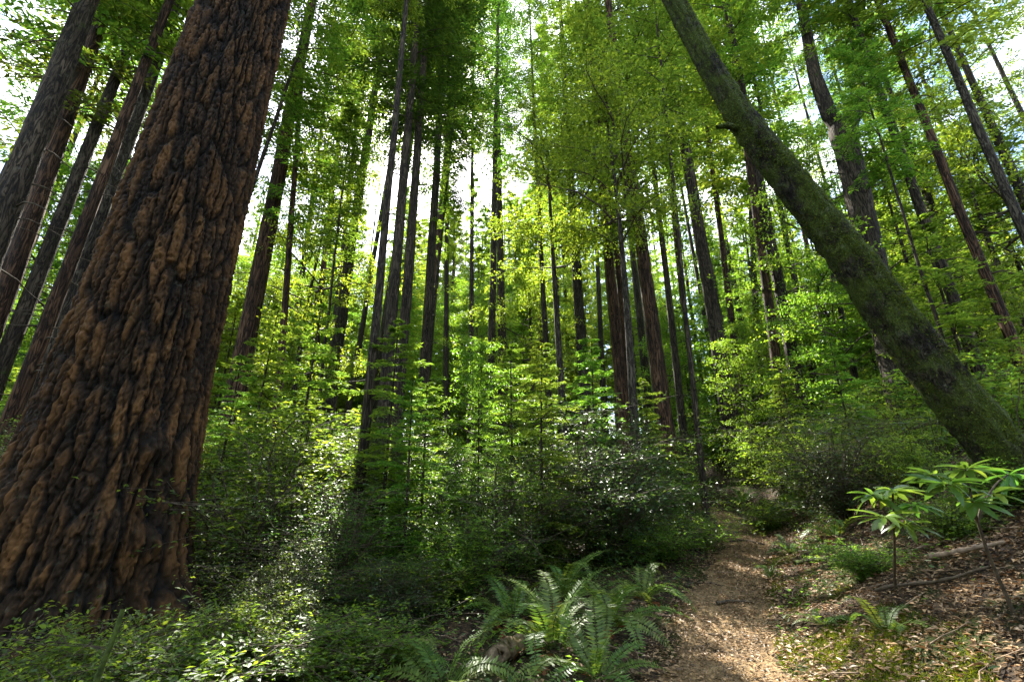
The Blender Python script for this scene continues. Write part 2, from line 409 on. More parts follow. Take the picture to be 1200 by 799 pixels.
# ------------------------------------------------------------------ crowns
def spray(rng, g, base, d, L, el, ew, mat, droop=.25, ntw=7, width=.42, wood=True, woodmat=1, dens=1.0):
    """one flat conifer branch: axis, side twigs in one plane, needle sprays along the twigs"""
    d = unit(d); side = unit(np.cross(d, [0, 0, 1.0])); up = np.cross(side, d)
    s = np.linspace(0, 1, 5)
    axis = base + d * (s * L)[:, None] + np.array([0, 0, -1.0]) * (droop * L * s ** 1.8)[:, None]
    if wood:
        g.tube(axis, np.interp(s, [0, 1], [.006 + .008 * L, .003]), 3, woodmat)
    P, A, N = [], [], []
    for k in range(ntw):
        f = .12 + .86 * (k + rng.random() * .6) / ntw
        o = np.array([np.interp(f, s, axis[:, c]) for c in range(3)])
        tl = L * width * (1 - f * .72) * rng.uniform(.55, 1.15) + .05
        for sg in (-1, 1):
            if rng.random() < .12: continue
            td = unit(d * .62 + side * sg * rng.uniform(.6, 1.0) + up * rng.normal(-.06, .10))
            ne = max(2, int(tl / (el * .42) * dens))
            q = (np.arange(ne) + rng.random(ne) * .5) / ne
            for s2 in (-1, 1):
                ax = unit(td * .75 + np.cross(td, up) * s2 * .65)[None] + rng.normal(0, .14, (ne, 3))
                P.append(o + td * (q * tl)[:, None] + np.array([0, 0, -.22]) * (q ** 2 * tl)[:, None]); A.append(ax)
                N.append(up[None] + rng.normal(0, .30, (ne, 3)))
    tip = 4
    P.append(axis[-1] + rng.normal(0, .03 * L, (tip, 3))); A.append(d[None] + rng.normal(0, .3, (tip, 3))); N.append(up[None] + rng.normal(0, .3, (tip, 3)))
    P, A, N = np.concatenate(P), np.concatenate(A), np.concatenate(N)
    g.leaves(P, A, N, el * rng.uniform(.7, 1.25, len(P)), ew * rng.uniform(.75, 1.25, len(P)), mat)

def conifer_crown(name, seed, Hc, rmax, nb, el, ew, mat, ntw=7, low=.0, dens=1.0):
    """crown of a conifer, local z from 0 (lowest branch) to Hc"""
    rng = np.random.default_rng(seed); g = Geo()
    az = rng.random() * 6.28
    for k in range(nb):
        u = (k + rng.random()) / nb
        if rng.random() < .10: continue
        z = Hc * u ** .92
        az += 2.4 + rng.normal(0, .5)
        prof = min(1.0, .45 + 1.6 * u) * (1 - u) ** .72 + .06
        L = rmax * prof * rng.uniform(.55, 1.2)
        d = np.array([math.cos(az), math.sin(az), rng.uniform(-.25, .12) + .35 * u])
        spray(rng, g, np.array([0, 0, z]), d, L, el, ew, 0, droop=rng.uniform(.12, .4) * (1 - .5 * u), ntw=ntw, dens=dens)
    return g.mesh(name, [mat, M['twig']])

def clump(rng, g, c, rad, n, ll, lw, mat, flat=.45):
    """leaves gathered in a flattened tuft, hanging outward, tops turned to the sky"""
    q = rng.normal(0, 1, (n, 3)); q = unit(q) * (rng.random(n) ** .5)[:, None]
    p = c + q * np.array([rad, rad, rad * flat])
    ax = q * [1, 1, .3] + rng.normal(0, .45, (n, 3)) + [0, 0, -.2]
    nr = np.array([0, 0, 1.0]) + rng.normal(0, .42, (n, 3))
    g.leaves(p, ax, nr, ll * rng.uniform(.65, 1.25, n), lw * rng.uniform(.7, 1.25, n), mat)

def broad_crown(name, seed, H, h0, rmax, nl, ncl, nleaf, ll, lw, mat, trunk_r=.0, crad=.55, stemmat=1, flat=.4):
    """spreading broadleaf crown: limbs from the stem, leaf tufts in layers on each limb; z from the foot of the stem"""
    rng = np.random.default_rng(seed); g = Geo(); az = rng.random() * 6
    for k in range(nl):
        u = (k + rng.random()) / nl
        z = h0 + (H - h0) * u
        az += 2.4 + rng.normal(0, .5)
        L = rmax * (.5 + .6 * math.sin(min(1, u * 1.1 + .15) * math.pi)) * rng.uniform(.55, 1.1)
        d = unit(np.array([math.cos(az), math.sin(az), rng.uniform(.0, .55) + .5 * u]))
        s = np.linspace(0, 1, 6)
        sd = unit(np.cross(d, [0, 0, 1.0]))
        ax = np.array([0, 0, z]) + d * (s * L)[:, None] + sd * (.12 * L * np.sin(s * 4 + az))[:, None] + np.array([0, 0, -1.0]) * (.12 * L * s ** 2)[:, None]
        g.tube(ax, np.interp(s, [0, 1], [.008 + .010 * L, .004]), 4, 1)
        for c in range(ncl):
            f = rng.uniform(.25, 1.05)
            o = np.array([np.interp(f, s, ax[:, i]) for i in range(3)]) + rng.normal(0, .16 * L, 3) * [1, 1, .45]
            a0 = np.array([np.interp(f * .85, s, ax[:, i]) for i in range(3)])
            g.tube([a0, (a0 + o) / 2 + [0, 0, .03], o], [.006, .005, .003], 3, 1)
            clump(rng, g, o, crad * rng.uniform(.6, 1.3), int(nleaf * rng.uniform(.6, 1.3)), ll, lw, 0, flat)
    return g.mesh(name, [mat, M['twig']])

CR = {}
for i in range(4):
    CR['con%d' % i] = conifer_crown('conifer_crown', 11 + i, 24, 4.8, 66, .27, .085, M['needle'], ntw=8)
for i in range(2):
    CR['airy%d' % i] = conifer_crown('airy_conifer_crown', 21 + i, 24, 4.6, 52, .27, .085, M['needle'], ntw=8)
for i in range(2):
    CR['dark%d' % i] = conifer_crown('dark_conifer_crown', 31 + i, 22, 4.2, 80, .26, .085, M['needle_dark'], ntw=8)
for i in range(3):
    CR['far%d' % i] = conifer_crown('far_conifer_crown', 51 + i, 26, 5.0, 95, .46, .16, M['needle_far'], ntw=7, dens=.9)
for i in range(3):
    CR['broad%d' % i] = broad_crown('broadleaf_crown', 71 + i, 12, 2.5, 4.0, 30, 15, 40, .12, .06, M['broad'], crad=.5, flat=.26)
for i in range(2):
    CR['high%d' % i] = broad_crown('high_broadleaf_crown', 171 + i, 14.5, 8.0, 3.8, 24, 15, 40, .12, .06, M['broad'], crad=.5, flat=.26)
for i in range(3):
    CR['young%d' % i] = broad_crown('young_broadleaf_crown', 81 + i, 6.5, .8, 2.5, 24, 12, 32, .105, .052, M['broad'], crad=.4, flat=.26)
for i in range(2):
    CR['hem%d' % i] = conifer_crown('young_hemlock_crown', 91 + i, 6.5, 2.1, 64, .15, .048, M['needle'], ntw=8)

def crown_obj(key, root, z, scale, rz, lean=(0, 0), base=(0, 0), sxy=None):
    o = link('crown', CR[key], root, (base[0] + lean[0] * z, base[1] + lean[1] * z, z))
    o.rotation_euler = (-lean[1], lean[0], rz)
    o.scale = (sxy or scale, sxy or scale, scale)
    return o

# ---- the trees one can tell apart: pixel line of the trunk, its width there, its real diameter
def place(px1, py1, px2, py2, w, D):
    w = w * 1.0; t = D * F / w
    a = pt(px1, py1, t)
    r = ray(px2, py2); t2 = a[1] / r[1]
    b = np.array([0, 0, CAMZ]) + r * t2
    lean = (b[0] - a[0]) / (b[2] - a[2])
    y = a[1]; x = a[0]
    for _ in range(4):
        z = gz(x, y); x = a[0] + lean * (z - a[2])
    return np.array([x, y, gz(x, y)]), lean

TREES = [
 # label, (px,py low),(px,py high), width px, diameter m, bark, height, crown key, crown base, crown scale, limbs
 ('tall brown conifer at the left edge leaning over the thinner trunks behind it', (30, 187), (103, 0), 45, .85, 'bark_dark', 34, 'con0', 11, 1.0, [(4, 14, 10, 1.2, .2)]),
 ('shadowed brown trunk close behind the left edge conifer', (20, 300), (67, 169), 34, .75, 'bark_red', 36, 'dark0', 10, .95, [(3, 14, 12, 1.1, .2)]),
 ('straight dark trunk between the left edge conifers and the dead branched stem', (40, 336), (109, 161), 25, .55, 'bark_dark', 33, 'con1', 12, .9, [(3, 14, 14, .9, .15)]),
 ('slim reddish trunk bristling with short dead branches left of the giant conifer', (56, 377), (142, 150), 22, .42, 'bark_red', 28, 'con2', 12, .8, [(1.5, 13, 44, .8, .1)]),
 ('pale grey trunk just left of the giant conifer with bare twigs low down', (56, 422), (86, 340), 26, .55, 'bark_grey', 33, 'con3', 12, .9, [(2, 12, 14, .8, .15)]),
 ('reddish straight trunk standing right behind the giant conifer', (282, 435), (342, 125), 27, .80, 'bark_red', 37, 'con1', 12, 1.05, [(4, 14, 8, 1.0, .3)]),
 ('thin brown trunk right of the reddish straight trunk', (332, 375), (346, 199), 10, .30, 'bark_red', 26, 'con2', 9, .75, [(3, 9, 10, .7, .2)]),
 ('slender dark stem slanting across just right of the giant conifer top', (284, 255), (317, 157), 8, .22, 'bark_dark', 22, 'con0', 11, .6, None),
 ('very thin bare pole in front of the hazy sunlit gap', (381, 405), (394, 289), 5, .14, 'bark_dark', 15, 'hem0', 8, 1.0, [(3, 8, 10, .5, .1)]),
 ('hazy grey trunk standing alone in the bright gap left of the close cluster', (399, 380), (427, 187), 16, .62, 'bark_grey', 36, 'con3', 13, 1.0, [(5, 13, 6, .8, .2)]),
 ('leftmost slim dark trunk of the close cluster below the sun', (440, 375), (471, 60), 11.5, .20, 'bark_dark', 25, 'con0', 14, .45, [(3, 15, 12, .7, .2)]),
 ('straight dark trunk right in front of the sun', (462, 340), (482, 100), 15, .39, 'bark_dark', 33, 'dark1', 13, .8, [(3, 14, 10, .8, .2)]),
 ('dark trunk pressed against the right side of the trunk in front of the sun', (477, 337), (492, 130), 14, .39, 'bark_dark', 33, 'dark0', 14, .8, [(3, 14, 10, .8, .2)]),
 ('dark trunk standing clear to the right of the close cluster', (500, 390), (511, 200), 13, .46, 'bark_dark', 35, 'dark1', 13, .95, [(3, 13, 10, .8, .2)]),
 ('thin slanting stem right of the close cluster', (515, 300), (524, 210), 5, .20, 'bark_grey', 22, 'con2', 10, .6, None),
 ('hazy grey trunk with a kinked second stem in the middle of the picture', (576, 400), (579, 250), 9.5, .42, 'bark_grey', 30, 'con1', 19, .85, [(4, 12, 8, .8, .2)]),
 ('faint thin trunk rising into the open sky gap at the centre', (636, 330), (626, 130), 7, .30, 'bark_grey', 33, 'con2', 20, .5, [(6, 20, 20, .8, .1)]),
 ('grey brown trunk left of the pair of twin trunks', (678, 350), (668, 190), 14, .58, 'bark_grey', 36, 'con0', 12, .95, [(4, 14, 8, .8, .2)]),
 ('thicker reddish trunk of the twin pair at the centre', (716, 331), (704, 190), 15, .55, 'bark_red', 36, 'con1', 11, .95, [(4, 14, 8, .7, .2)]),
 ('thinner reddish trunk of the twin pair at the centre', (731, 388), (714, 210), 10, .40, 'bark_red', 33, 'con2', 11, .8, [(4, 14, 8, .7, .2)]),
 ('straight brown trunk right of the twin pair above the domed bush', (762, 370), (735, 170), 19, .62, 'bark_red', 37, 'con3', 11, 1.0, [(4, 14, 6, .8, .2)]),
 ('slim trunk between the domed bush and the big trunk at the trail bend', (786, 369), (772, 249), 9, .35, 'bark_dark', 30, 'con0', 13, .8, [(3, 12, 8, .6, .2)]),
 ('thin dark leaning pole left of the big trunk at the trail bend', (810, 425), (791, 238), 7, .18, 'bark_dark', 22, 'con2', 12, .6, [(3, 12, 10, .5, .2)]),
 ('big straight trunk rising from the bend at the end of the trail', (840, 395), (797, 130), 21, .75, 'bark_dark', 38, 'con1', 14, 1.0, [(4, 13, 8, .9, .2)]),
 ('short brown trunk half hidden in leaves right of the trail bend', (868, 456), (856, 363), 10, .42, 'bark_red', 31, 'far0', 13, .8, None),
 ('reddish trunk with a sunlit streak crossing behind the mossy tree', (902, 365), (862, 75), 13.5, .48, 'bark_red', 36, 'con3', 15, .9, [(4, 14, 10, .8, .2)]),
 ('brown trunk close right of the reddish streaked trunk', (920, 375), (890, 215), 16.5, .58, 'bark_dark', 35, 'con0', 17, .9, [(4, 15, 8, .8, .2)]),
 ('slim hazy trunk just left of the mossy leaning tree', (935, 344), (912, 230), 9, .40, 'bark_grey', 32, 'far1', 14, .8, None),
 ('pale hazy trunk deep behind the reddish streaked trunk', (889, 430), (884, 330), 9.5, .45, 'bark_grey', 32, 'far2', 14, .8, None),
 ('slender straight trunk right of the fork topped dark tree', (1095, 290), (1025, 90), 16, .42, 'bark_dark', 34, 'con2', 14, .85, [(4, 15, 14, .8, .2)]),
 ('thin bare stem right behind the mossy leaning tree', (1088, 344), (1061, 257), 6, .14, 'bark_dark', 14, 'hem1', 8, .9, [(2, 8, 14, .6, .1)]),
 ('middle one of the three straight trunks at the right edge', (1140, 285), (1075, 120), 16, .42, 'bark_red', 34, 'con3', 13, .85, [(4, 14, 16, .9, .2)]),
 ('rightmost straight trunk with pale patches at the right edge', (1185, 240), (1125, 100), 18, .45, 'bark_grey', 33, 'con1', 12, .9, [(4, 13, 16, 1.0, .2)]),
]
NODE = []
for i, (label, lo, hi, w, D, bark, H, ck, cb, cs, limbs) in enumerate(TREES):
    base, lean = place(*lo, *hi, w, D)
    NODE.append(base)
    t = thing('conifer_tree', label, 'tree', base)
    H2 = max(H, cb + (24 if ck[:3] in ('con', 'dar', 'far') else 6.5) * cs)
    big = w >= 14
    link('trunk', trunk_mesh('trunk', H2, D / 2 * math.cos(math.atan2(base[0], base[1])), D * .09, (lean, 0), M[bark], 200 + i, seg=26 if big else 14, rings=90 if big else 46, flare=.45 if D > .4 else .2, flare_h=.8, rough=.05, limbs=limbs), t)
    crown_obj(ck, t, cb, cs, i * 1.7, (lean, 0))

# ---- kinked second stem of the hazy centre tree and the broken fork of the dark tree at the right
base, lean = place(1052, 438, 1003, 225, 33, .85)
ft = thing('conifer_tree', 'dark tree with a broken forked top seen behind the mossy leaning trunk', 'tree', base)
def forked_tree():
    rng = np.random.default_rng(77)
    top = pt(987, 150, 1) - [0, 0, CAMZ]; k = base[1] / top[1]; fork = np.array([0, 0, CAMZ]) + top * k - base
    g = Geo(); s = np.linspace(0, 1, 40)
    c = np.array([0, 0, -.5])[None] * (1 - s)[:, None] + fork[None] * s[:, None]
    rad = np.interp(s, [0, .08, .6, .9, 1], [.62, .47, .37, .38, .46]) * (1 + rng.normal(0, .03, 40))
    g.tube(c, rad, 22, 0)
    def up(px, py):
        r = ray(px, py); return np.array([0, 0, CAMZ]) + r * (base[1] / r[1]) - base
    a, b = up(955, 90), up(930, -40)
    d = unit(b - a); ext = b + d * 9
    P = [fork * .99, up(972, 135), a, b, ext]
    u = np.linspace(0, 4, 40); P = np.array(P)
    cc = np.stack([np.interp(u, range(5), P[:, i]) for i in range(3)], 1)
    g.tube(cc, np.interp(u, [0, .5, 1, 2, 4], [.34, .29, .26, .22, .06]), 16, 0)
    e = up(1004, 118)
    q = np.array([fork * .985, fork + [.35, 0, .25], (fork + e) / 2 + [.30, .05, .15], e, e + [.02, 0, .35]])
    g.tube(q, [.36, .30, .20, .12, .02], 12, 0)                 # snapped second stem with a jagged tip
    for _ in range(26):                                        # dead twigs bristling round the fork
        o = c[rng.integers(16, 40)]; an = rng.uniform(0, 6.28); L = rng.uniform(.5, 2.0)
        dd = np.array([math.cos(an), math.sin(an), rng.uniform(-.15, .5)])
        ss = np.linspace(0, 1, 5)
        g.tube(o + dd * (ss * L + .25)[:, None] + np.array([0, 0, -.2]) * (ss ** 2 * L)[:, None] + rng.normal(0, .03, (5, 3)), np.interp(ss, [0, 1], [.03, .005]), 5, 1)
    link('trunk', g.mesh('trunk', [M['bark_dark'], M['twig']], 'tubes'), ft)
    return a, b
fa, fb = forked_tree()
cr = link('crown', CR['con0'], ft, fa + (fb - fa) * .3); cr.scale = (.8, .8, .8); cr.rotation_euler = (0, -.05, 1)

# ---- the giant at the left: furrowed bark plates in the mesh itself
def giant():
    base, lean = place(115, 600, 232, 200, 205, 2.15)
    H, seg, rings = 42.0, 640, 900
    rng = np.random.default_rng(5)
    t = thing('giant_conifer', 'massive old conifer with deeply furrowed reddish brown bark and a flared foot', 'tree', base)
    u = np.linspace(0, 1, rings)
    z = -.8 + 14.8 * u ** 1.0                              # dense part to 14 m
    th = np.arange(seg) * 2 * np.pi / seg
    r = np.interp(z, [-1, 0, .4, .9, 1.6, 2.6, 4, 8, 14], [1.50, 1.32, 1.14, 1.0, .91, .84, .79, .69, .58])
    T, Z = np.meshgrid(th, z)
    # warped vertical plates: ridged value noise on (angle, height)
    def vnoise(nx, nz, sx):
        tab = rng.random((nz + 2, nx))
        x = (T / (2 * np.pi) * nx); q = (Z + 1) / 15.8 * nz
        q = np.clip(q, 0, nz)
        i = np.floor(x).astype(int) % nx; j = np.floor(q).astype(int); fx = x - np.floor(x); fz = q - j
        fx = fx * fx * (3 - 2 * fx); fz = fz * fz * (3 - 2 * fz)
        i2 = (i + 1) % nx; j2 = np.minimum(j + 1, nz + 1)
        return (tab[j, i] * (1 - fx) + tab[j, i2] * fx) * (1 - fz) + (tab[j2, i] * (1 - fx) + tab[j2, i2] * fx) * fz
    Tw = T
    warp = (vnoise(14, 16, 1) - .5) * .10 + (vnoise(44, 60, 1) - .5) * .05 + (vnoise(120, 200, 1) - .5) * .025
    def plates(nx, nz, jx, jz, ww):
        """interlocking upright plates: distance to the nearest furrow, and one random number per plate"""
        ox, oz, val = rng.random((nz + 4, nx)), rng.random((nz + 4, nx)), rng.random((nz + 4, nx))
        x = ((Tw + warp * ww) % (2 * np.pi)) / (2 * np.pi) * nx; q = (Z + 1) / 15.8 * nz + 1
        xi, qi = np.floor(x).astype(int), np.floor(q).astype(int)
        f1 = np.full(x.shape, 9.0); f2 = f1.copy(); vv = np.zeros(x.shape)
        for a in (-1, 0, 1):
            for b in (-1, 0, 1):
                i, j = (xi + a) % nx, np.clip(qi + b, 0, nz + 3)
                d = np.hypot(xi + a + .5 + (ox[j, i] - .5) * jx - x, qi + b + .5 + (oz[j, i] - .5) * jz - q)
                near = d < f1
                f2 = np.where(near, f1, np.minimum(f2, d)); vv = np.where(near, val[j, i], vv); f1 = np.where(near, d, f1)
        return f2 - f1, vv
    e1, p1 = plates(40, 17, 1.0, 1.25, .9)
    e2, p2 = plates(92, 52, 1.0, 1.2, 1.1)
    n3 = vnoise(220, 260, 1); n5 = vnoise(320, 500, 1); big = vnoise(9, 10, 1)
    st = lambda v, a, b: np.clip((v - a) / (b - a), 0, 1) ** .7
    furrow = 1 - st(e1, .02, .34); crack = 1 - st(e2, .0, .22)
    disp = -.056 * furrow - .024 * crack + .022 * (p1 - .5) + .016 * (p2 - .5) + .026 * n3 + .022 * n5
    lobes = .055 * np.sin(3 * T + 1.1) + .04 * np.sin(5 * T + .4) + .03 * np.sin(8 * T + 2)
    buttress = np.exp(-np.clip(Z, 0, None) / .8)
    T = Tw
    burl = .0
    for (a0, z0, s, am) in ((-.45, 2.05, .16, .20), (-.75, 1.1, .2, .16), (-.3, 1.0, .14, .14), (-1.9, 1.3, .25, .08)):
        burl = burl + am * np.exp(-(((T - (a0 % (2 * np.pi)) + np.pi) % (2 * np.pi) - np.pi) / s) ** 2 - ((Z - z0) / (s * 1.4)) ** 2)
    rr = r[:, None] * (1 + lobes * (.6 + 2.2 * buttress)) + disp + burl
    cx = lean * Z; cy = 0 * Z
    v = np.stack([cx + rr * np.cos(T), cy + rr * np.sin(T), Z], -1).reshape(-1, 3)
    i, j = np.meshgrid(np.arange(rings - 1), np.arange(seg), indexing='ij'); k = (j + 1) % seg
    f = np.stack([i * seg + j, i * seg + k, (i + 1) * seg + k, (i + 1) * seg + j], -1).reshape(-1, 4)
    g = Geo(); g.add(v, f, 0)
    s = np.linspace(0, 1, 14); zz = 13.9 + (H - 13.9) * s
    g.tube(np.stack([lean * zz, 0 * zz, zz], 1), np.interp(s, [0, 1], [.58, .10]), 24, 0)
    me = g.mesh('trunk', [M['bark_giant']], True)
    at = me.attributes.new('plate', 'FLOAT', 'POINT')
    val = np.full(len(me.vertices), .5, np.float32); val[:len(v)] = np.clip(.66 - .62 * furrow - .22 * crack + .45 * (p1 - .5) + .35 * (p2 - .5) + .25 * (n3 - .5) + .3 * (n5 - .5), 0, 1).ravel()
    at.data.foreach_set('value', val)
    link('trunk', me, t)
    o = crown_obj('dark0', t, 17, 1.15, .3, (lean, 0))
    return base
GB = giant()

# ---- mossy leaning tree
def mossy():
    rng = np.random.default_rng(9)
    P = []
    y0 = 5.1
    for px, py in ((1330, 705), (1250, 618), (1169, 524), (1066, 400), (1001, 306), (952, 245), (904, 185), (863, 135), (788, 0), (735, -110)):
        r = ray(px, py); P.append(np.array([0, 0, CAMZ]) + r * (y0 / r[1]))
    P = np.array(P)
    # foot: follow the line down until it is under the bank
    base = P[1].copy(); base[2] = gz(base[0], base[1])
    t = thing('mossy_leaning_tree', 'mossy thick trunk leaning steeply to the left over the bank beside the trail', 'tree', base)
    d = unit(P[-1] - P[-2]); P = np.concatenate([P, [P[-1] + d * 4, P[-1] + d * 8 + [0, 0, 1.2]]])
    n = 260; u = np.linspace(0, len(P) - 1, n)
    c = np.stack([smooth_interp(u, np.arange(len(P)), P[:, i], .45) for i in range(3)], 1) - base
    rad = np.interp(u, [0, 1, 2, 3, 4, 5, 6, 7, 8, 9, 11], [.37, .30, .255, .238, .215, .195, .185, .16, .14, .12, .05])
    seg = 72
    tan = unit(np.gradient(c, axis=0)); a = unit(np.cross(tan, [0, 1.0, 0])); b = np.cross(tan, a)
    th = np.arange(seg) * 2 * np.pi / seg
    lob = .05 * np.sin(2 * th[None] + u[:, None] * .5) + .035 * np.sin(5 * th[None] + 1 + u[:, None]) + .03 * np.sin(9 * th[None] - u[:, None] * 1.3)
    bump = rng.normal(0, 1, (n, seg)); 
    for _ in range(2): bump = (bump + np.roll(bump, 1, 0) + np.roll(bump, 1, 1) + np.roll(bump, -1, 0) + np.roll(bump, -1, 1)) / 5
    fine = rng.normal(0, .006, (n, seg))
    kn = .05 * np.exp(-((u[:, None] - 6.6) / .12) ** 2 - ((th[None] - 3.1) / .5) ** 2)
    rr = rad[:, None] * (1 + lob * 1.5 + .10 * bump) + fine + kn
    v = (c[:, None] + a[:, None] * (np.cos(th)[None] * rr)[..., None] + b[:, None] * (np.sin(th)[None] * rr)[..., None]).reshape(-1, 3)
    i, j = np.meshgrid(np.arange(n - 1), np.arange(seg), indexing='ij'); k = (j + 1) % seg
    f = np.stack([i * seg + j, i * seg + k, (i + 1) * seg + k, (i + 1) * seg + j], -1).reshape(-1, 4)
    g = Geo(); g.add(v, f, 0)
    q = c[int(n * 6.6 / (len(P) - 1))]
    g.tube([q + [-.1, 0, 0], q + [-.32, -.02, .05], q + [-.46, -.02, .02]], [.06, .045, .03], 7, 0)   # snapped stub
    link('trunk', g.mesh('trunk', [M['bark_moss']], True), t)
    # moss fur: short blades over the bark
    m = 26000
    ii = rng.integers(5, n - 60, m); aa = rng.random(m) * 6.283
    R_ = rad[ii] * 1.02
    nrm = a[ii] * np.cos(aa)[:, None] + b[ii] * np.sin(aa)[:, None]
    keep = (nrm[:, 2] + .55 * np.sin(u[ii] * 3 + aa * 2) + rng.normal(0, .35, m)) > -.15
    ii, nrm, R_ = ii[keep], nrm[keep], R_[keep]
    jit = rng.normal(0, .03, (len(ii), 3))
    pos = c[ii] + nrm * R_[:, None] + jit * .6
    g2 = Geo(); g2.leaves(pos - nrm * .02, nrm * .7 + rng.normal(0, .6, pos.shape) + [0, 0, -.3], rng.normal(0, 1, pos.shape), rng.uniform(.02, .055, len(pos)), rng.uniform(.008, .016, len(pos)), 0)
    link('moss', g2.mesh('moss', [M['moss_fur']]), t)['kind'] = 'stuff'
    # crown above the frame
    o = link('crown', CR['broad0'], t, c[-1] - [0, 0, 3.0]); o.scale = (.8, .8, .8)
M['moss_fur'] = leaf_mat('moss_fur', (.038, .056, .006), (.095, .130, .013), (.17, .23, .018), gloss=.15, rough=.8, tw=.25)
mossy()

LANES = [hit(*q) for q in ((850, 785), (905, 775), (872, 645), (862, 618), (940, 785), (610, 725), (560, 700), (650, 760), (740, 740), (330, 600), (600, 620), (130, 745), (280, 740),
    (420, 560), (520, 600), (700, 560), (800, 600), (480, 520), (600, 540), (760, 530), (680, 520), (900, 560), (250, 640), (380, 680))]
def n_shaded(x, y, low, top, rad):
    """how many of the light spots on the forest floor would lose the sun to a crown here"""
    dx, dy, tn = math.sin(R(-15.5)), math.cos(R(-15.5)), math.tan(R(44))
    b = gz(x, y); n = 0
    for p in LANES:
        sx = (x - p[0]) * dx + (y - p[1]) * dy; off = abs((x - p[0]) * dy - (y - p[1]) * dx)
        if sx > 0 and off < rad and p[2] + (sx - rad) * tn < b + top and p[2] + (sx + rad) * tn > b + low: n += 1
    return n
def shades(x, y, top, rad):
    return n_shaded(x, y, 0, top, rad) > 0

# ------------------------------------------------------------------ far trees
def far_trees():
    rng = np.random.default_rng(21)
    tr = [trunk_mesh('trunk', 32, .32, .05, (0, 0), M[b], 400 + k, seg=10, rings=24, flare=.3, limbs=[(4, 14, 8, .8, .2)]) for k, b in enumerate(('bark_grey', 'bark_dark', 'bark_red', 'bark_grey'))]
    n = 0; tries = 0; used = [b[:2] for b in NODE]
    while n < 120 and tries < 4000:
        tries += 1
        y = 26 + 64 * rng.random() ** .9; x = rng.uniform(-1.25, 1.25) * y
        if min(math.hypot(x - q[0], y - q[1]) for q in used) < 2.4: continue
        used.append((x, y)); n += 1
        s = rng.uniform(.8, 1.2)
        if rng.random() < .88: s = min(s, max(.36, (y - 9) * .86 / 36))
        lab = 'slender far conifer trunk among many in the sunlit depth of the forest'
        t = thing('conifer_tree', lab, 'tree', (x, y, gz(x, y)), rng.uniform(0, 6.28), 'far conifers deep in the forest')
        o = link('trunk', tr[n % 4], t); o.scale = (s, s, s)
        c = crown_obj('far%d' % rng.integers(3), t, rng.uniform(5, 11) * s, s * rng.uniform(.8, 1.0), rng.uniform(0, 6), sxy=max(.6, s) * rng.uniform(.8, 1.0))
    k = 0
    for px in (352, 376, 398, 418, 446, 500, 530, 556, 592, 630, 655, 700, 750, 800, 830, 870, 930, 960, 1010, 1085, 1160):
        best = None
        for y in (19, 21, 23, 26, 29, 33, 38, 44, 52, 60):
            x = (px - 600) / F * y / .93
            if min(math.hypot(x - q[0], y - q[1]) for q in used) < 1.3: continue
            cb = max(12, y * .62 if y > 28 else y * .86); sc = .85
            n = n_shaded(x, y, cb, cb + 24 * sc, 2.3) + abs(y - 30) * .02
            if best is None or n < best[0]: best = (n, x, y, cb, sc)
        if best is None or best[0] > 2.5: continue
        _, x, y, cb, sc = best; k += 1
        t = thing('conifer_tree', 'slender far conifer trunk among many in the sunlit depth of the forest', 'tree', (x, y, gz(x, y)), k * 1.9, 'far conifers deep in the forest')
        s = (cb + 24 * sc) / 32; w = .5 + .45 * math.sin(k * 2.3) ** 2
        o = link('trunk', tr[k % 4], t); o.scale = (w, w, s); t.rotation_euler = (.03 * math.sin(k * 5.1), .035 * math.sin(k * 3.3 + 1), k * 1.9)
        crown_obj('airy%d' % (k % 2), t, cb, sc, k, sxy=.95)
        used.append((x, y))
    for k, (px, y) in enumerate(((-20, 15), (45, 20), (120, 17), (180, 24), (1035, 24), (1100, 19), (1150, 23), (1215, 17), (1260, 21))):
        x = (px - 600) / F * y / .86
        t = thing('conifer_tree', 'slender far conifer trunk among many in the sunlit depth of the forest', 'tree', (x, y, gz(x, y)), k * 1.9, 'far conifers deep in the forest')
        o = link('trunk', tr[k % 4], t); o.scale = (.7, .7, .95)
        crown_obj('airy%d' % (k % 2) if k % 3 else 'con2', t, y * .42, .95, k)
        used.append((x, y))
    for k in range(26):
        x = -15 + 26 * ((k * .618) % 1); y = 47 + 19 * ((k * .37) % 1)
        x *= y / 56; s = 1.0 + .35 * ((k * .29) % 1)
        t = thing('conifer_tree', 'slender far conifer trunk among many in the sunlit depth of the forest', 'tree', (x, y, gz(x, y)), k * 1.3, 'far conifers deep in the forest')
        o = link('trunk', tr[k % 4], t); o.scale = (.8, .8, s)
        crown_obj('far%d' % (k % 3), t, 3 + 3 * math.sin(k) ** 2, s * 1.05, k, sxy=.8)
    return used
USED = far_trees()

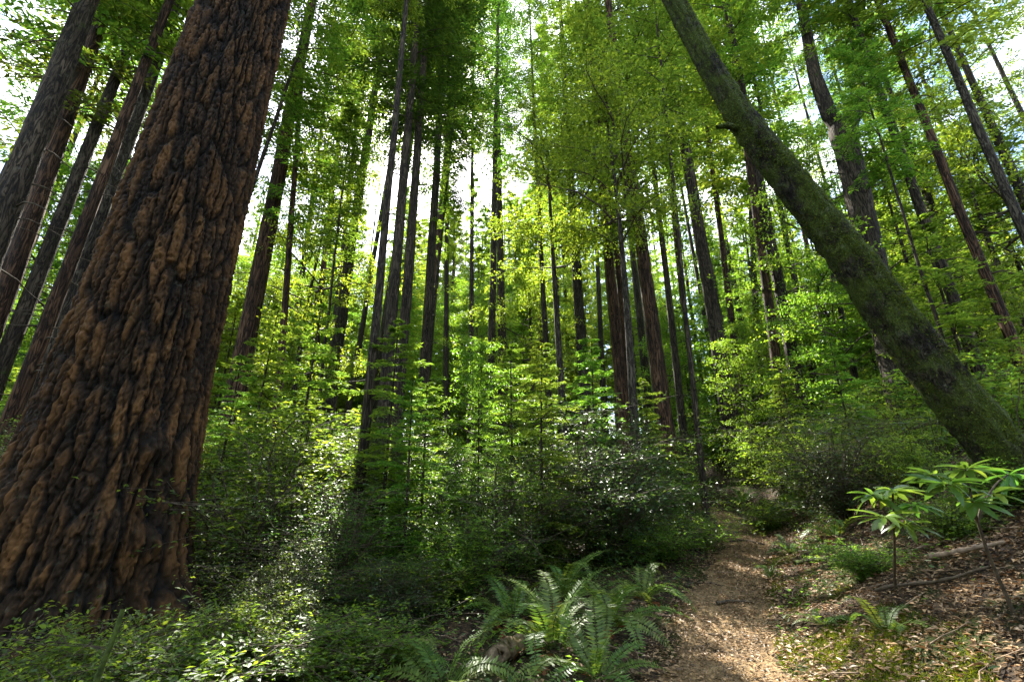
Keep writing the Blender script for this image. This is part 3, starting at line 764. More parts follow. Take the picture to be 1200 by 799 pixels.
def far_wood():
    rng = np.random.default_rng(23); g = Geo()
    for _ in range(760):
        y = rng.uniform(60, 125); x = rng.uniform(-1.45, 1.45) * y; H = rng.uniform(8, 40)
        if _ < 170:                                            # the same wood goes on behind the viewpoint
            an = R(rng.uniform(150, 390)); rr = rng.uniform(13, 34); x, y = rr * math.cos(an) * 1.5, rr * math.sin(an) - 6; H = rng.uniform(10, 24)
            if y > -5: continue
        b = gz(x, y)
        n = 120
        q = unit(rng.normal(0, 1, (n, 3))) * (rng.random(n) ** .4)[:, None]
        p = np.array([x, y, b + H * .5]) + q * [rng.uniform(2.5, 4.5), 3, H * .52]
        g.leaves(p, q * [1, 1, .3] + rng.normal(0, .5, (n, 3)) + [0, 0, -.2], np.array([0, 0, 1.0]) + rng.normal(0, .5, (n, 3)), rng.uniform(.6, 1.4, n), rng.uniform(.35, .7, n), 0)
        if rng.random() < .5:
            g.tube([[x, y, b - .5], [x, y, b + H * .6], [x, y, b + H * 1.5]], [.3, .22, .05], 6, 1)
    tag(link('far_woods', g.mesh('far_woods', [M['needle_far'], M['bark_grey']])), kind='stuff')
far_wood()

# ------------------------------------------------------------------ understory trees
def stem_mesh(H, r, seed, mat, bend=.15):
    rng = np.random.default_rng(seed); s = np.linspace(0, 1, 14)
    a = rng.uniform(0, 6.28)
    p = np.stack([bend * np.sin(s * 3.0 + a) - bend * math.sin(a), bend * np.sin(s * 2.2 + a * 2) - bend * math.sin(a * 2), -.3 + (H + .3) * s], 1)
    return Geo().tube(p, np.interp(s, [0, 1], [r, r * .25]), 8, 0).mesh('trunk', [mat], True)
ST = {'high': stem_mesh(14, .15, 4, M['bark_grey'], .2), 'broad': stem_mesh(10.5, .13, 1, M['bark_grey'], .25), 'young': stem_mesh(5.8, .05, 2, M['twig'], .15), 'hem': stem_mesh(6.4, .06, 3, M['bark_dark'], .06)}

def under(kind, var, x, y, s, label, group=None, rz=0):
    nm = {'broad': 'broadleaf_tree', 'high': 'broadleaf_tree', 'young': 'young_broadleaf_tree', 'hem': 'young_hemlock_tree'}[kind]
    t = thing(nm, label, 'tree', (x, y, gz(x, y)), rz, group)
    o = link('trunk', ST[kind], t); o.scale = (s, s, s)
    c = link('crown', CR['%s%d' % (kind, var)], t); c.scale = (s, s, s)
    return t

def under_px(kind, var, px, py, tdepth, s, label, group=None, rz=0):
    p = pt(px, py, tdepth)
    return under(kind, var, p[0], p[1], s, label, group, rz)

for k, a in enumerate([
    ('high', 0, 722, 300, 14, 1.0, 'sunlit bright green broadleaf tree hanging over the middle of the forest'),
    ('high', 1, 655, 300, 17, 1.05, 'tall leafy tree with its tufts high up left of the sunlit bright green broadleaf tree'),
    ('broad', 1, 620, 300, 26, .95, 'yellow green broadleaf tree glowing in the gap at the centre'),
    ('broad', 2, 960, 300, 19, 1.1, 'broadleaf tree behind the mossy leaning trunk near the forked tree'),
    ('broad', 0, 1120, 330, 22, 1.2, 'green broadleaf tree between the three right edge trunks'),
    ('broad', 1, 370, 330, 20, 1.1, 'feathery broadleaf tree beside the reddish trunk behind the giant conifer'),
    ('broad', 2, 120, 330, 22, 1.2, 'bright broadleaf tree seen between the left edge trunks'),
    ('hem', 0, 634, 470, 9.0, .66, 'dark young hemlock standing in the middle of the undergrowth'),
    ('hem', 1, 300, 500, 12, .8, 'young hemlock with drooping flat sprays right of the giant conifer'),
    ('young', 0, 1000, 480, 15, 1.0, 'leafy young tree behind the trail bank left of the mossy trunk'),
    ('young', 1, 560, 480, 14, .8, 'leafy young tree in sun right of the close cluster of trunks'),
    ('hem', 0, 1130, 420, 12, 1.0, 'young hemlock behind the mossy trunk at the right edge'),
    ('hem', 1, 40, 520, 12, .8, 'young hemlock at the left edge behind the giant conifer'),
    ('broad', 0, 60, 330, 19, 1.1, 'green broadleaf tree filling the gap beside the dead branched stem at the left'),
    ('broad', 1, 1180, 300, 20, 1.3, 'green broadleaf tree behind the rightmost pale patched trunk'),
    ('hem', 0, 1060, 300, 20, 2.0, 'tall hemlock with flat layered sprays between the forked tree and the right edge trunks'),
    ('hem', 1, 1170, 250, 22, 2.3, 'tall hemlock with flat layered sprays at the right edge'),
    ('hem', 0, 150, 250, 21, 2.1, 'tall hemlock with layered sprays between the left edge trunks and the giant conifer'),
]):
    under_px(*a, rz=k * 1.3)

for k, (px, t, s_) in enumerate(((405, 40, 1.3), (440, 46, 1.6), (470, 36, 1.2), (500, 50, 1.7), (530, 40, 1.3), (555, 33, 1.1), (590, 48, 1.6), (615, 38, 1.2), (650, 44, 1.4), (690, 50, 1.6), (350, 44, 1.5), (560, 56, 1.9), (455, 58, 2.0))):
    under_px('broad', k % 3, px, 400, t, s_, 'sunlit broadleaf tree filling the forest depth', 'broadleaf trees in the forest depth', rz=k * 2.1)
for k, (px, t, s_, lab) in enumerate((
    (560, 8.2, .5, 'short young hemlock left of the silvery glinting bush'), (255, 8.0, .55, 'small feathery hemlock against the right side of the giant conifer'),
    (700, 11.0, .75, 'small feathery hemlock behind the dark domed bush'), (765, 12.5, .62, 'small hemlock left of the trail where it bends'),
    (452, 8.3, .72, 'feathery hemlock clinging to the foot of the leftmost slim trunk of the close cluster'), (478, 6.9, .5, 'low feathery hemlock in the light just in front of the close cluster'),
    (495, 7.6, .5, 'thin feathery hemlock under the close cluster of trunks'), (345, 10.0, .8, 'small feathery hemlock between the reddish trunk and the close cluster'),
    (1010, 9.0, .5, 'small feathery hemlock on the bank under the mossy leaning trunk'), (940, 12.5, .55, 'small feathery hemlock on top of the bank'),
    (600, 10.5, .72, 'small feathery hemlock in front of the sunlit gap'))):
    under_px('hem', k % 2, px, 560, t, s_, lab, rz=k * 1.1)

def under_fill():
    rng = np.random.default_rng(33); n = 0; tries = 0
    labs = {'broad': ('sunlit broadleaf tree filling the forest depth', 'broadleaf trees in the forest depth'),
            'young': ('young leafy tree among the distant trunks', 'young leafy trees among the trunks'),
            'hem': ('young hemlock among the distant trunks', 'young hemlocks among the trunks')}
    used = list(USED)
    while n < 165 and tries < 9000:
        tries += 1
        y = 15 + 42 * rng.random(); x = rng.uniform(-1.2, 1.2) * y
        if min(math.hypot(x - q[0], y - q[1]) for q in used) < 1.6: continue
        if abs(x - float(path_x(y))) < 1.2 and y < 24: continue
        used.append((x, y))
        k = ('broad', 'young', 'hem')[rng.choice(3, p=[.4, .38, .22])]
        if k == 'broad' and y < 23: k = 'hem' if rng.random() < .5 else 'young'
        s = rng.uniform(.8, 1.35); top = {'broad': 12.5, 'young': 7.2, 'hem': 6.8}[k]
        if rng.random() < .85: s = min(s, (y - 7.5) * .78 / top)
        if s < .45 or shades(x, y, top * s, {'broad': 2.6, 'young': 1.7, 'hem': 1.4}[k] * s): continue
        n += 1
        under(k, int(rng.integers(2)), x, y, s, *labs[k], rz=rng.uniform(0, 6))
under_fill()

# ------------------------------------------------------------------ shrubs
def shrub_mesh(name, seed, h, r, nst, ncl, nleaf, ll, lw, mat, crad=.16, flat=.5):
    rng = np.random.default_rng(seed); g = Geo(); st = Geo()
    for k in range(nst):
        a = rng.uniform(0, 6.28); L = h * rng.uniform(.35, 1.15) ** 1.0; out = r * rng.uniform(.15, 1.45)
        s = np.linspace(0, 1, 7)
        p = np.stack([math.cos(a) * out * s ** 1.4, math.sin(a) * out * s ** 1.4, -.1 + (L + .1) * np.sin(s * 1.45) / math.sin(1.45)], 1) + fbm1(rng, 7, 1, .03)[:, None]
        st.tube(p, np.interp(s, [0, 1], [.011, .003]) * (h / 1.2) ** .5, 4, 0)
        for c in range(ncl):
            f = 1 - .88 * rng.random() ** 1.2
            o = np.array([np.interp(f, s, p[:, i]) for i in range(3)])
            e = o + np.array([rng.normal(0, .24), rng.normal(0, .24), rng.normal(.03, .09)]) * r * 1.5
            st.tube([o, (o + e) / 2 + [0, 0, .015], e], [.004, .003, .002], 3, 0)
            # leaves in two ranks along the twig, plus a tuft at its end
            q = rng.random(nleaf); d = unit(e - o); sd = unit(np.cross(d, [0, 0, 1]))
            sg = np.where(rng.random(nleaf) < .5, -1, 1)
            pos = o + (e - o) * (.2 + .95 * q)[:, None] + rng.normal(0, crad * .35, (nleaf, 3)) * [1, 1, flat]
            ax = d * .5 + sd * sg[:, None] + rng.normal(0, .35, (nleaf, 3))
            nr = np.array([0, 0, 1.0]) + rng.normal(0, .38, (nleaf, 3))
            g.leaves(pos, ax, nr, ll * rng.uniform(.6, 1.25, nleaf), lw * rng.uniform(.7, 1.2, nleaf), 0)
    return g.mesh('foliage', [mat]), st.mesh('stem', [M['twig']], True)

def rhodo_mesh(seed, h, r, nst, mat, L=.17):
    rng = np.random.default_rng(seed); g = Geo(); st = Geo()
    for k in range(nst):
        a = rng.uniform(0, 6.28); hh = h * rng.uniform(.55, 1.05); out = r * rng.uniform(.2, 1)
        s = np.linspace(0, 1, 6)
        p = np.stack([math.cos(a) * out * s ** 1.2, math.sin(a) * out * s ** 1.2, -.1 + (hh + .1) * s], 1) + fbm1(rng, 6, 1, .04)[:, None]
        st.tube(p, np.interp(s, [0, 1], [.014, .006]), 5, 0)
        for o in [p[-1]] + [p[rng.integers(3, 6)] + rng.normal(0, .12, 3) for _ in range(2)]:
            n = rng.integers(8, 12); th = np.arange(n) * 6.283 / n + rng.random() * 6 + rng.normal(0, .15, n)
            ax = np.stack([np.cos(th), np.sin(th), rng.normal(.12, .25, n)], 1)
            long_leaves(g, np.repeat(o[None], n, 0) + ax * .01, ax, np.array([0, 0, 1.0]) + ax * rng.uniform(0, .4, (n, 1)), L * rng.uniform(.7, 1.2, n), L * .27)
    return g.mesh('foliage', [mat], True), st.mesh('stem', [M['twig']], True)

def long_leaves(g, pos, axis, nrm, L, W):
    """oblong leaves with a drooping tip: five cross-sections each"""
    axis = unit(axis); nrm = unit(nrm - axis * (nrm * axis).sum(1)[:, None]); side = np.cross(axis, nrm)
    n = len(pos); W = np.broadcast_to(W, n)[:, None]; bend = .12 + .4 * ((np.arange(n) * .618) % 1); us = np.array([0, .2, .5, .8, 1.0]); ws = np.array([.12, .75, 1.0, .72, .05])
    V = []
    for u, w in zip(us, ws):
        c = pos + axis * (u * L)[:, None] - nrm * (bend * u * u * L)[:, None]
        V += [c + side * (W * w * .5) + nrm * (W * w * .16), c, c - side * (W * w * .5) + nrm * (W * w * .16)]
    v = np.stack(V, 1).reshape(-1, 3); b = (np.arange(n) * 15)[:, None]
    q = []
    for k in range(4):
        q.append(np.array([[3 * k, 3 * k + 1, 3 * k + 4, 3 * k + 3]]) + b); q.append(np.array([[3 * k + 1, 3 * k + 2, 3 * k + 5, 3 * k + 4]]) + b)
    g.add(v, np.concatenate(q), 0)

SH = {}
for i, (n_, l_, w_, m_) in enumerate(((36, .052, .026, 'shrub'), (30, .080, .036, 'shrub_light'), (40, .042, .022, 'shrub'))):
    SH['huck%d' % i] = shrub_mesh('huckleberry', 500 + i, 1.5, .9, n_, 15, 14, l_, w_, M[m_])
for i in range(2):
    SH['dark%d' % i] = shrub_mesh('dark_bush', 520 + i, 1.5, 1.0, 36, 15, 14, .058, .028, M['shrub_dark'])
for i in range(2):
    SH['low%d' % i] = shrub_mesh('low_bush', 540 + i, .55, .75, 38, 12, 15, .052, .027, M['shrub_light'], crad=.12)
for i in range(2):
    SH['leafy%d' % i] = shrub_mesh('leafy_bush', 560 + i, 1.9, 1.0, 22, 12, 12, .085, .038, M['broad'], crad=.2)
SH['rhodo0'] = rhodo_mesh(580, 1.6, .9, 20, M['rhodo']); SH['rhodo1'] = rhodo_mesh(581, 1.5, .9, 18, M['shrub'], .15)

NM = {'huck': 'huckleberry_bush', 'dark': 'dark_bush', 'low': 'low_bush', 'leafy': 'leafy_bush', 'rhodo': 'rhododendron_bush'}
def shrub(key, x, y, s, label, rz=0, group=None, sz=None):
    t = thing(NM[key.rstrip('0123456789')], label, 'bush', (x, y, gz(x, y)), rz, group)
    f, st = SH[key]
    k = .85 + .45 * abs(math.sin(x * 7.1 + y * 3.3)); q = .8 + .4 * abs(math.sin(x * 3.7 - y * 5.9))
    for nm, me in (('foliage', f), ('stem', st)):
        o = link(nm, me, t); o.scale = (s * k, s * q, sz or s)
    return t
def shrub_px(key, px, py, t, s, label, rz=0, group=None, sz=None):
    p = pt(px, py, t); return shrub(key, p[0], p[1], s, label, rz, group, sz)

SHRUBS = [
    ('low0', 60, 770, 3.7, .95, 'low leafy bush in the bottom left corner in front of the giant conifer'),
    ('low1', 180, 775, 3.8, .8, 'low leafy bush right of the mossy stick in front of the giant conifer'),
    ('low0', 265, 790, 3.9, 1.0, 'small low bush at the bottom edge right of the giant conifer foot'),
    ('huck0', 285, 690, 6.3, 1.45, 'glossy dense bush against the right foot of the giant conifer'),
    ('huck1', 340, 620, 8.6, 1.5, 'tall glossy bush a step behind the bush at the giant conifer foot'),
    ('huck2', 385, 740, 5.9, .95, 'pale glinting bush between the giant conifer and the close cluster of trunks'),
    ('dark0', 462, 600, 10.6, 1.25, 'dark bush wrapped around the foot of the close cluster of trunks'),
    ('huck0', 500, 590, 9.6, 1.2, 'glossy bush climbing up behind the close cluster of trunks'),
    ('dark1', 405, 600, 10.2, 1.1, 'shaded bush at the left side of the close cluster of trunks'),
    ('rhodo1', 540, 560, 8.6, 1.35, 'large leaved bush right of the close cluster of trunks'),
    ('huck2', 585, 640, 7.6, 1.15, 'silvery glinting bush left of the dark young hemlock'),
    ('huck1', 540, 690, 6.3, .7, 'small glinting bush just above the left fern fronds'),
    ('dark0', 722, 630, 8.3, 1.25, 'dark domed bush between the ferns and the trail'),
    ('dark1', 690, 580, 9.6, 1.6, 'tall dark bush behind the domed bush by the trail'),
    ('huck0', 770, 600, 11, 1.15, 'bush on the far side of the domed bush along the trail'),
    ('low0', 775, 670, 8.0, .95, 'low spreading bush at the left edge of the trail'),
    ('huck2', 330, 700, 5.0, .6, 'small bush at the bottom between the giant conifer foot and the pale glinting bush'),
    ('huck1', 300, 780, 4.2, .42, 'small twiggy bush at the bottom edge right of the low leafy bushes'),
    ('dark0', 455, 740, 5.4, .5, 'small dark bush in the hollow under the close cluster of trunks'),
    ('low1', 480, 700, 6.0, 1.0, 'low bush under the close cluster of trunks left of the ferns'),
    ('low0', 385, 800, 4.2, .8, 'low bush at the bottom edge in the dark hollow'),
    ('huck0', 640, 610, 8.8, 1.1, 'glossy bush right behind the dark young hemlock'),
    ('huck2', 430, 560, 11, 1.4, 'tall glossy bush left behind the close cluster of trunks'),
    ('low0', 905, 615, 10.5, 1.0, 'low bush among the ferns on the bank right of the trail bend'),
    ('huck1', 955, 585, 9.5, .75, 'medium bush with lighter leaves on the bank above the dark branch'),
    ('huck0', 1030, 560, 8.6, .8, 'glossy bush below the mossy leaning trunk behind the left rosette plant'),
    ('leafy1', 1000, 540, 11.5, .9, 'light leafy bush behind the twiggy dark bush on the bank'),
    ('low0', 1130, 650, 4.6, .55, 'small low bush between the two rosette plants on the bank'),
    ('low1', 1010, 655, 5.0, .5, 'small low bush left of the left rosette plant'),
    ('low0', 1190, 640, 4.8, .7, 'low bush against the foot of the mossy leaning tree'),
    ('huck1', 1085, 600, 6.4, .5, 'small bush under the mossy leaning trunk between the rosette plants'),
    ('low1', 805, 640, 9.6, 1.0, 'low spreading bush where the trail begins to bend'),
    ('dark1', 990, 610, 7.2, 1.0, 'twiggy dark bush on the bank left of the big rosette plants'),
    ('leafy0', 915, 560, 13, .9, 'light leafy bush right of the trail bend'),
    ('leafy1', 960, 560, 11, .8, 'light leafy bush on top of the bank'),
    ('rhodo0', 1095, 545, 7.2, .85, 'sunlit large leaved bush seen under the mossy leaning trunk'),
    ('rhodo0', 1190, 500, 8.0, .9, 'sunlit large leaved bush at the right edge behind the mossy trunk'),
    ('huck2', 15, 620, 8.0, 1.0, 'bush left of the giant conifer at the left edge'),
    ('leafy1', 640, 540, 14, 1.0, 'pale leafy bush far behind the dark young hemlock'),
    ('leafy0', 800, 540, 15, 1.0, 'light leafy bush left of the big trunk at the trail bend'),
]
for k, (key, px, py, t, s, lab) in enumerate(SHRUBS):
    shrub_px(key, px, py, t, s, lab, rz=k * 1.9)

def shrub_fill():
    rng = np.random.default_rng(44); n = 0; tries = 0; used = []
    lab = {'huck': 'glossy bush in the undergrowth between the far trunks', 'leafy': 'light leafy bush in the undergrowth between the far trunks', 'rhodo': 'large leaved bush in the undergrowth between the far trunks'}
    while n < 150 and tries < 6000:
        tries += 1
        y = 10 + 32 * rng.random(); x = rng.uniform(-1.15, 1.15) * (y + 1)
        if abs(x - float(path_x(y))) < 1.5 and y < 20: continue
        if used and min(math.hypot(x - q[0], y - q[1]) for q in used) < 1.1: continue
        if math.hypot(x - GB[0], y - GB[1]) < 2.5: continue
        used.append((x, y)); n += 1
        k = ('huck', 'leafy', 'rhodo')[rng.choice(3, p=[.35, .45, .2])]
        shrub('%s%d' % (k, rng.integers(2)), x, y, rng.uniform(.7, 1.25), lab[k], rng.uniform(0, 6), {'huck': 'glossy bushes in the undergrowth', 'leafy': 'leafy bushes in the undergrowth', 'rhodo': 'large leaved bushes in the undergrowth'}[k])
shrub_fill()

# ------------------------------------------------------------------ ferns
def frond_mesh(seed, L=1.0, arch=.55, mat=None, n=34):
    """sword fern frond in the local xz plane: rises, arches over, tip hangs"""
    rng = np.random.default_rng(seed); g = Geo()
    s = np.linspace(0, 1, 24)
    ang = np.interp(s, [0, .3, 1], [1.0, .82, .9 - arch * 3.4])
    dx, dz = np.cos(ang), np.sin(ang)
    p = np.stack([np.cumsum(dx), rng.normal(0, .0, 24) + .03 * np.sin(s * 3 + seed), np.cumsum(dz)], 1) * [L / 24, L, L / 24]
    g.tube(p, np.interp(s, [0, 1], [.0045, .0012]), 4, 1)
    f = np.linspace(.10, .995, n); f = np.concatenate([f, f])
    sg = np.repeat([-1.0, 1.0], n)
    o = np.stack([np.interp(f, s, p[:, i]) for i in range(3)], 1)
    tn = unit(np.stack([np.interp(f, s, np.gradient(p[:, i])) for i in range(3)], 1))
    sd = np.tile([0, 1.0, 0], (2 * n, 1)) * sg[:, None]
    up = np.cross(tn, np.tile([0, 1.0, 0], (2 * n, 1))) * -1
    ln = L * .115 * np.interp(f, [0, .1, .35, .7, 1], [.55, .75, 1, .72, .08]) * rng.uniform(.88, 1.1, 2 * n)
    ax = sd + tn * .28 + up * rng.normal(.10, .10, (2 * n, 1))
    g.leaves(o, ax, up + sd * .25 + rng.normal(0, .12, (2 * n, 3)), ln, np.maximum(ln * .24, .006) * 1.0 + .007, 0, fold=.1, belly=.3)
    return g.mesh('frond', [mat or M['fern'], M['moss_stem']])
FR = [frond_mesh(600 + i, 1.0, a, n=(34, 30, 36, 32, 28)[i]) for i, a in enumerate((.35, .45, .55, .65, .5))]
FR_DRY = frond_mesh(620, .8, .8, M['rust'])

def fern(px, py, size, nf, label, seed, group=None, spread=(.75, 1.1), at=None):
    rng = np.random.default_rng(seed)
    p = at if at is not None else hit(px, py)
    t = thing('sword_fern', label, 'fern', p, 0, group)
    for k in range(nf):
        o = link('frond', FR[rng.integers(5)], t)
        L = size * rng.uniform(.75, 1.3)
        o.scale = (L, L, L)
        o.rotation_euler = (rng.normal(0, .22), rng.uniform(-.4, .5), k * 6.283 / nf + rng.normal(0, .3))
    for k in range(nf // 6):                                   # last year's fronds lie brown at the foot
        o = link('frond', FR_DRY, t); o.scale = (size * .9,) * 3; o.rotation_euler = (rng.normal(0, .3), .75, rng.uniform(0, 6.28)); o['label'] = 'withered brown frond'
    return t
FERNS = [
    (650, 765, 1.05, 16, 'large fern with arching pale fronds at the bottom centre'),
    (715, 735, .95, 15, 'full green fern beside the trail edge at the bottom'),
    (700, 800, .85, 13, 'fern in front at the bottom edge left of the trail'),
    (600, 730, .95, 12, 'fern with silvery sunlit fronds left of the large arching fern'),
    (520, 815, .8, 10, 'fern poking up at the very bottom edge left of the tan log'),
    (755, 705, .75, 12, 'smaller fern close to the trail behind the full green fern'),
    (660, 705, .9, 12, 'shaded fern under the dark young hemlock'),
    (905, 612, .8, 13, 'fern on the right side of the trail bend'),
    (935, 600, .8, 12, 'sunlit fern higher on the bank right of the trail bend'),
    (870, 590, .8, 10, 'small fern at the foot of the big trunk at the trail bend'),
    (905, 680, .45, 9, 'little fern at the right edge of the trail'),
    (980, 632, .65, 10, 'fern on the bank just above the dark mossy branch'),
    (925, 650, .55, 9, 'low fern between the trail and the dark mossy branch'),
    (1120, 625, .6, 9, 'fern on the bank under the mossy leaning trunk'),
    (475, 790, .8, 11, 'fern in the dark hollow at the bottom edge left of the tan log'),
    (1040, 745, .5, 6, 'thin fern lying on the leaf litter of the bank'),
    (965, 735, .35, 7, 'tiny fern in the moss right of the trail'),
]
for k, a in enumerate(FERNS):
    fern(*a, seed=700 + k)
p = hit(592, 742)
t = thing('withered_fern', 'withered rusty orange fern fronds beside the tan log', 'fern', p)
for k in range(5):
    o = link('frond', FR_DRY, t); o.scale = (.6, .6, .6); o.rotation_euler = (.3 * (k - 2), .5, k * 1.25)

# ------------------------------------------------------------------ two big rosette plants on the bank
def rosette(label, stem_px, tops, t, seed, L):
    rng = np.random.default_rng(seed)
    base = hit(*stem_px)
    th = thing('rhododendron_sapling', label, 'plant', base)
    st = Geo()
    fork = None
    for k, (px, py, dt) in enumerate(tops):
        o = pt(px, py, t + dt) - base
        s = np.linspace(0, 1, 9)
        q = o[None] * s[:, None] + np.array([.06 * math.sin(seed), 0, 0]) * np.sin(s * 3.1)[:, None]; q[0] = [0, 0, -.1]
        if fork is not None:
            q = fork[None] * (1 - s)[:, None] + o[None] * s[:, None] + np.array([0, 0, .05]) * np.sin(s * 3.1)[:, None]
        else:
            fork = q[5]
        st.tube(q, np.interp(s, [0, 1], [.013, .006] if k == 0 else [.008, .005]), 6, 0)
        g = Geo(); n = 16
        an = np.arange(n) * 2.4 + rng.random() * 6
        ax = np.stack([np.cos(an), np.sin(an), rng.uniform(-.55, .6, n)], 1)
        long_leaves(g, np.repeat(o[None], n, 0) + ax * .012, ax, np.array([0, 0, 1.0]) + rng.normal(0, .25, (n, 3)), L * rng.uniform(.45, 1.2, n), L * rng.uniform(.2, .3, n))
        link('leaf_rosette', g.mesh('leaf_rosette', [M['rhodo']], True), th)
    link('stem', st.mesh('stem', [M['twig']], True), th)
rosette('broad leaved rosette plant on a thin stem, the left one on the bank', (1048, 690), [(1046, 575, 0), (1072, 592, .1), (1036, 606, -.15), (1022, 580, .1), (1062, 614, -.05)], 3.7, 3, .20)
rosette('broad leaved rosette plant in front of the foot of the mossy leaning tree', (1190, 720), [(1132, 550, 0), (1164, 578, .1), (1108, 568, -.1), (1182, 556, .15), (1140, 588, -.12), (1092, 556, .1)], 3.2, 4, .20)

# ------------------------------------------------------------------ logs, roots, sticks
def stick(name, label, cat, pts, r0, r1, mat, seed=1, seg=9, sub=24, rough=.12, sink=.3):
    rng = np.random.default_rng(seed); P = np.array([hit(*q) for q in pts])
    u = np.linspace(0, len(P) - 1, sub)
    c = np.stack([smooth_interp(u, np.arange(len(P)), P[:, i], .4) for i in range(3)], 1)
    rad = np.linspace(r0, r1, sub) * (1 + rng.normal(0, rough, sub))
    c[:, 2] = ground(c[:, 0], c[:, 1]) + rad * (1 - sink) + .03
    c[:, :2] += rng.normal(0, r0 * .15, (sub, 2))
    base = c[0].copy()
    g = Geo(); g.tube(c - base, rad, seg, 0)
    for e, k in ((0, 1), (sub - 1, -1)):                     # end faces
        n0 = e * seg; idx = [n0 + j for j in range(seg)]; vv = g.v[0][idx]
        cc = vv.mean(0); nn = len(vv)
        g.add(np.concatenate([vv, [cc]]), [[j, (j + 1) % nn, nn] for j in range(nn)], 0)
    o = link(name, g.mesh(name, [mat], 'tubes'), None, base)
    return tag(o, label, cat)
stick('fallen_log', 'short weathered tan log lying left of the ferns at the bottom edge', 'log', [(570, 792), (632, 752)], .10, .085, M['dead_wood'], 2, 12)
stick('fallen_branch', 'dark mossy branch lying on the bank right of the trail', 'branch', [(930, 664), (965, 660), (1012, 655)], .035, .022, M['bark_moss'], 3)
stick('fallen_branch', 'long pale branch lying in the leaf litter below the mossy leaning tree', 'branch', [(1085, 660), (1130, 652), (1185, 640)], .03, .015, M['dead_wood'], 4)
stick('fallen_branch', 'thin dead branch low on the right side of the bank', 'branch', [(1020, 700), (1100, 690), (1170, 668)], .018, .010, M['twig'], 5)
stick('tree_root', 'bare root crossing the trail', 'root', [(838, 712), (862, 707), (888, 710)], .02, .012, M['twig'], 6)
stick('tree_root', 'thin root at the left edge of the trail near the ferns', 'root', [(800, 690), (825, 684), (850, 690)], .016, .008, M['twig'], 16)
stick('tree_root', 'low root step where the trail bends uphill', 'root', [(850, 638), (872, 634), (900, 640)], .022, .014, M['twig'], 17)
stick('fallen_branch', 'dead branch tangled in the dark hollow left of the ferns', 'branch', [(370, 745), (430, 735), (500, 722)], .03, .015, M['twig'], 7)
stick('fallen_branch', 'pale dead branch lying at the bottom left of the ferns', 'branch', [(395, 790), (450, 765), (520, 752)], .022, .01, M['dead_wood'], 8)

p = pt(118, 770, 2.9)
g = Geo(); s = np.linspace(0, 1, 12)
bz = gz(p[0], p[1])
g.tube(np.stack([.05 * s + .012 * np.sin(s * 9), .02 * np.sin(s * 7), -.1 + (1.03 - bz * .3) * s], 1), np.interp(s, [0, 1], [.024, .014]), 8, 0)
tag(link('mossy_stick', g.mesh('mossy_stick', [M['moss_stem']], True), None, (p[0], p[1], bz)), 'upright mossy stick standing in the low bushes at the bottom left', 'stick')

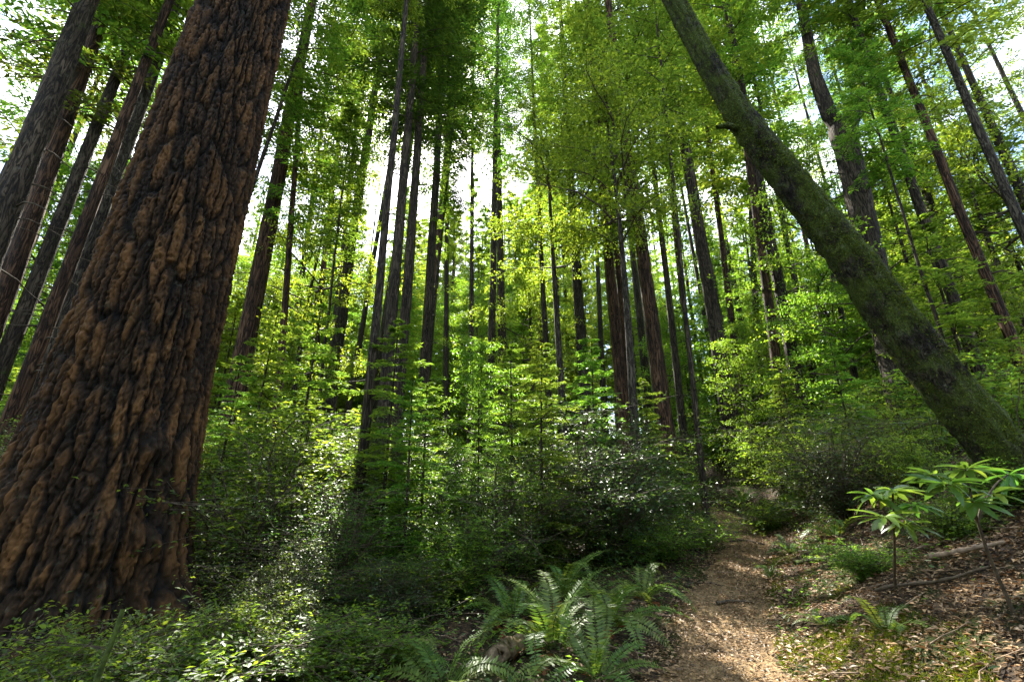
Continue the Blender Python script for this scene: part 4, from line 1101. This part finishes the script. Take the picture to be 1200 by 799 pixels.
# ------------------------------------------------------------------ litter, moss, ground cover
def scatter():
    rng = np.random.default_rng(66)
    def field(n, xlo, xhi, ylo, yhi):
        y = ylo + (yhi - ylo) * rng.random(n) ** 1.5; x = rng.uniform(xlo, xhi, n)
        return x, y
    # dry leaves: everywhere thin, thick on the bank and path edges
    x, y = field(95000, -7, 10, 2.2, 17)
    y2 = 2.5 + 8.5 * rng.random(46000) ** 1.3; x2 = path_x(y2) + rng.uniform(-1.1, 4.2, 46000) * (.6 + .4 * rng.random(46000))
    x, y = np.concatenate([x, x2]), np.concatenate([y, y2]); d = x - path_x(y)
    w = np.where(np.abs(d) < .62, .8, np.where(d > 0, .95, .4))
    k = rng.random(len(x)) < w; x, y, d = x[k], y[k], d[k]
    on = (np.abs(d) < .75) * .028
    p = np.stack([x, y, ground(x, y) + .010 + on + rng.random(len(x)) * .012], 1)
    a = rng.random(len(x)) * 6.283
    ax = np.stack([np.cos(a), np.sin(a), rng.normal(0, .18, len(x))], 1)
    sz = rng.uniform(.022, .075, len(x)) * rng.choice([.55, .8, 1.2], len(x)) * np.where(np.abs(d) < .5, .75, 1)
    g = Geo(); g.leaves(p, ax, np.array([0, 0, 1.0]) + rng.normal(0, .25, p.shape), sz, sz * rng.uniform(.3, .5, len(x)), 0, fold=.22)
    tag(link('fallen_leaves', g.mesh('fallen_leaves', [M['dry']])), kind='stuff')
    # twigs
    g = Geo(); x, y = field(900, -6, 9, 2.4, 14)
    for xx, yy in zip(x, y):
        a = rng.random() * 6.28; L = rng.uniform(.08, .5); s = np.linspace(-.5, .5, 4)
        q = np.stack([xx + math.cos(a) * s * L, yy + math.sin(a) * s * L + rng.normal(0, .01, 4), 0 * s], 1)
        q[:, 2] = ground(q[:, 0], q[:, 1]) + .03 + rng.uniform(-.005, .02, 4)
        g.tube(q, np.linspace(.006, .002, 4) * rng.uniform(.6, 1.3), 4, 0)
    tag(link('twig_debris', g.mesh('twig_debris', [M['dead_wood']], True)), kind='stuff')
    # moss tufts along the right edge of the path
    n = 240000; y = 2.6 + 6.4 * rng.random(n) ** 1.5; d = .5 + 1.05 * rng.random(n) ** 1.4; x = path_x(y) + d
    mm = np.sin(x * 2.3 + 1) * np.sin(y * 1.9) + .5 * np.sin(x * 5.1 + y * 3.7) + .4 * np.sin(x * 11 - y * 9) + rng.normal(0, .25, n)
    k = mm - 1.3 * (d - .5) > -.35; x, y, d = x[k], y[k], d[k]
    p = np.stack([x, y, ground(x, y) + .0], 1)
    g = Geo(); g.leaves(p, rng.normal(0, .6, p.shape) + [0, 0, .8], rng.normal(0, 1, p.shape), rng.uniform(.008, .024, len(x)), rng.uniform(.006, .012, len(x)), 0)
    tag(link('moss_carpet', g.mesh('moss_carpet', [M['moss']])), kind='stuff')
    # low green cover between the bushes
    x, y = field(150000, -11, 13, 2.6, 20); d = x - path_x(y)
    mm = np.sin(x * 1.7 + 2) * np.sin(y * 1.3 + .5) + .6 * np.sin(x * 3.7 - y * 2.9) + rng.normal(0, .3, len(x))
    k = ((d < -.55) & (mm > -.05) & ((y > 7) | (rng.random(len(x)) < .4))) | ((d > .55) & (mm > .55)); k &= ~((d > .5) & (y < 7) & (rng.random(len(x)) < .75))
    x, y = x[k], y[k]
    h = .30 * rng.random(len(x)) ** 1.3
    p = np.stack([x, y, ground(x, y) + .02 + h], 1)
    a = rng.random(len(x)) * 6.283
    g = Geo(); g.leaves(p, np.stack([np.cos(a), np.sin(a), rng.normal(0, .3, len(x))], 1), np.array([0, 0, 1.0]) + rng.normal(0, .4, p.shape), rng.uniform(.03, .075, len(x)), rng.uniform(.018, .036, len(x)), 0)
    tag(link('undergrowth', g.mesh('undergrowth', [M['shrub']])), kind='stuff')
scatter()

# ------------------------------------------------------------------ sky, sun, camera
SUN_AZ, SUN_EL = R(-15.5), R(44)                       # azimuth from +Y towards +X
w = bpy.data.worlds.new('World'); scene.world = w; w.use_nodes = True
nt = w.node_tree; ns, ln = nt.nodes, nt.links; ns.clear()
sky = ns.new('ShaderNodeTexSky'); sky.sky_type = 'NISHITA'; sky.sun_disc = False
sky.sun_elevation = SUN_EL; sky.sun_rotation = SUN_AZ; sky.air_density = 1.0; sky.dust_density = 0.8; sky.ozone_density = 1.0
bg = ns.new('ShaderNodeBackground'); bg.inputs[1].default_value = .125
tc = ns.new('ShaderNodeTexCoord'); mp = ns.new('ShaderNodeMapping'); mp.inputs['Scale'].default_value = (1, 1, 1.6)
cn = ns.new('ShaderNodeTexNoise'); cn.inputs['Scale'].default_value = 3.2; cn.inputs['Detail'].default_value = 7; cn.inputs['Roughness'].default_value = .6
ln.new(tc.outputs['Generated'], mp.inputs[0]); ln.new(mp.outputs[0], cn.inputs[0])
cr_ = ramp(ns, [(.47, (0, 0, 0)), (.60, (1, 1, 1))]); ln.new(cn.outputs['Fac'], cr_.inputs[0])
mx = ns.new('ShaderNodeMixRGB'); mx.inputs[2].default_value = (7.5, 7.8, 8.2, 1)
ln.new(cr_.outputs[0], mx.inputs[0]); ln.new(sky.outputs[0], mx.inputs[1]); ln.new(mx.outputs[0], bg.inputs[0])
wo = ns.new('ShaderNodeOutputWorld'); ln.new(bg.outputs[0], wo.inputs[0])

sd = bpy.data.lights.new('sun', 'SUN'); sd.energy = 5.0; sd.angle = R(.53); sd.color = (1, .95, .84)
so = bpy.data.objects.new('sun', sd); C.objects.link(so)
from mathutils import Vector
sv = Vector((math.sin(SUN_AZ) * math.cos(SUN_EL), math.cos(SUN_AZ) * math.cos(SUN_EL), math.sin(SUN_EL)))
so.rotation_euler = sv.to_track_quat('Z', 'Y').to_euler()

cam = bpy.data.cameras.new('camera'); co = bpy.data.objects.new('camera', cam); C.objects.link(co)
cam.sensor_width = 36; cam.lens = 36 * F / 1200; cam.clip_end = 2000; cam.clip_start = .05
co.location = (0, 0, CAMZ); co.rotation_euler = (R(90) + PITCH, 0, 0)
scene.camera = co

scene.view_settings.view_transform = 'Standard'; scene.view_settings.look = 'None'
scene.view_settings.exposure = 2.42; scene.view_settings.gamma = 1.0
cy = scene.cycles
cy.max_bounces = 5; cy.diffuse_bounces = 3; cy.glossy_bounces = 2; cy.transmission_bounces = 4; cy.transparent_max_bounces = 4
cy.caustics_reflective = False; cy.caustics_refractive = False
cy.use_denoising = True; cy.denoiser = 'OPENIMAGEDENOISE'
cy.sample_clamp_indirect = 6
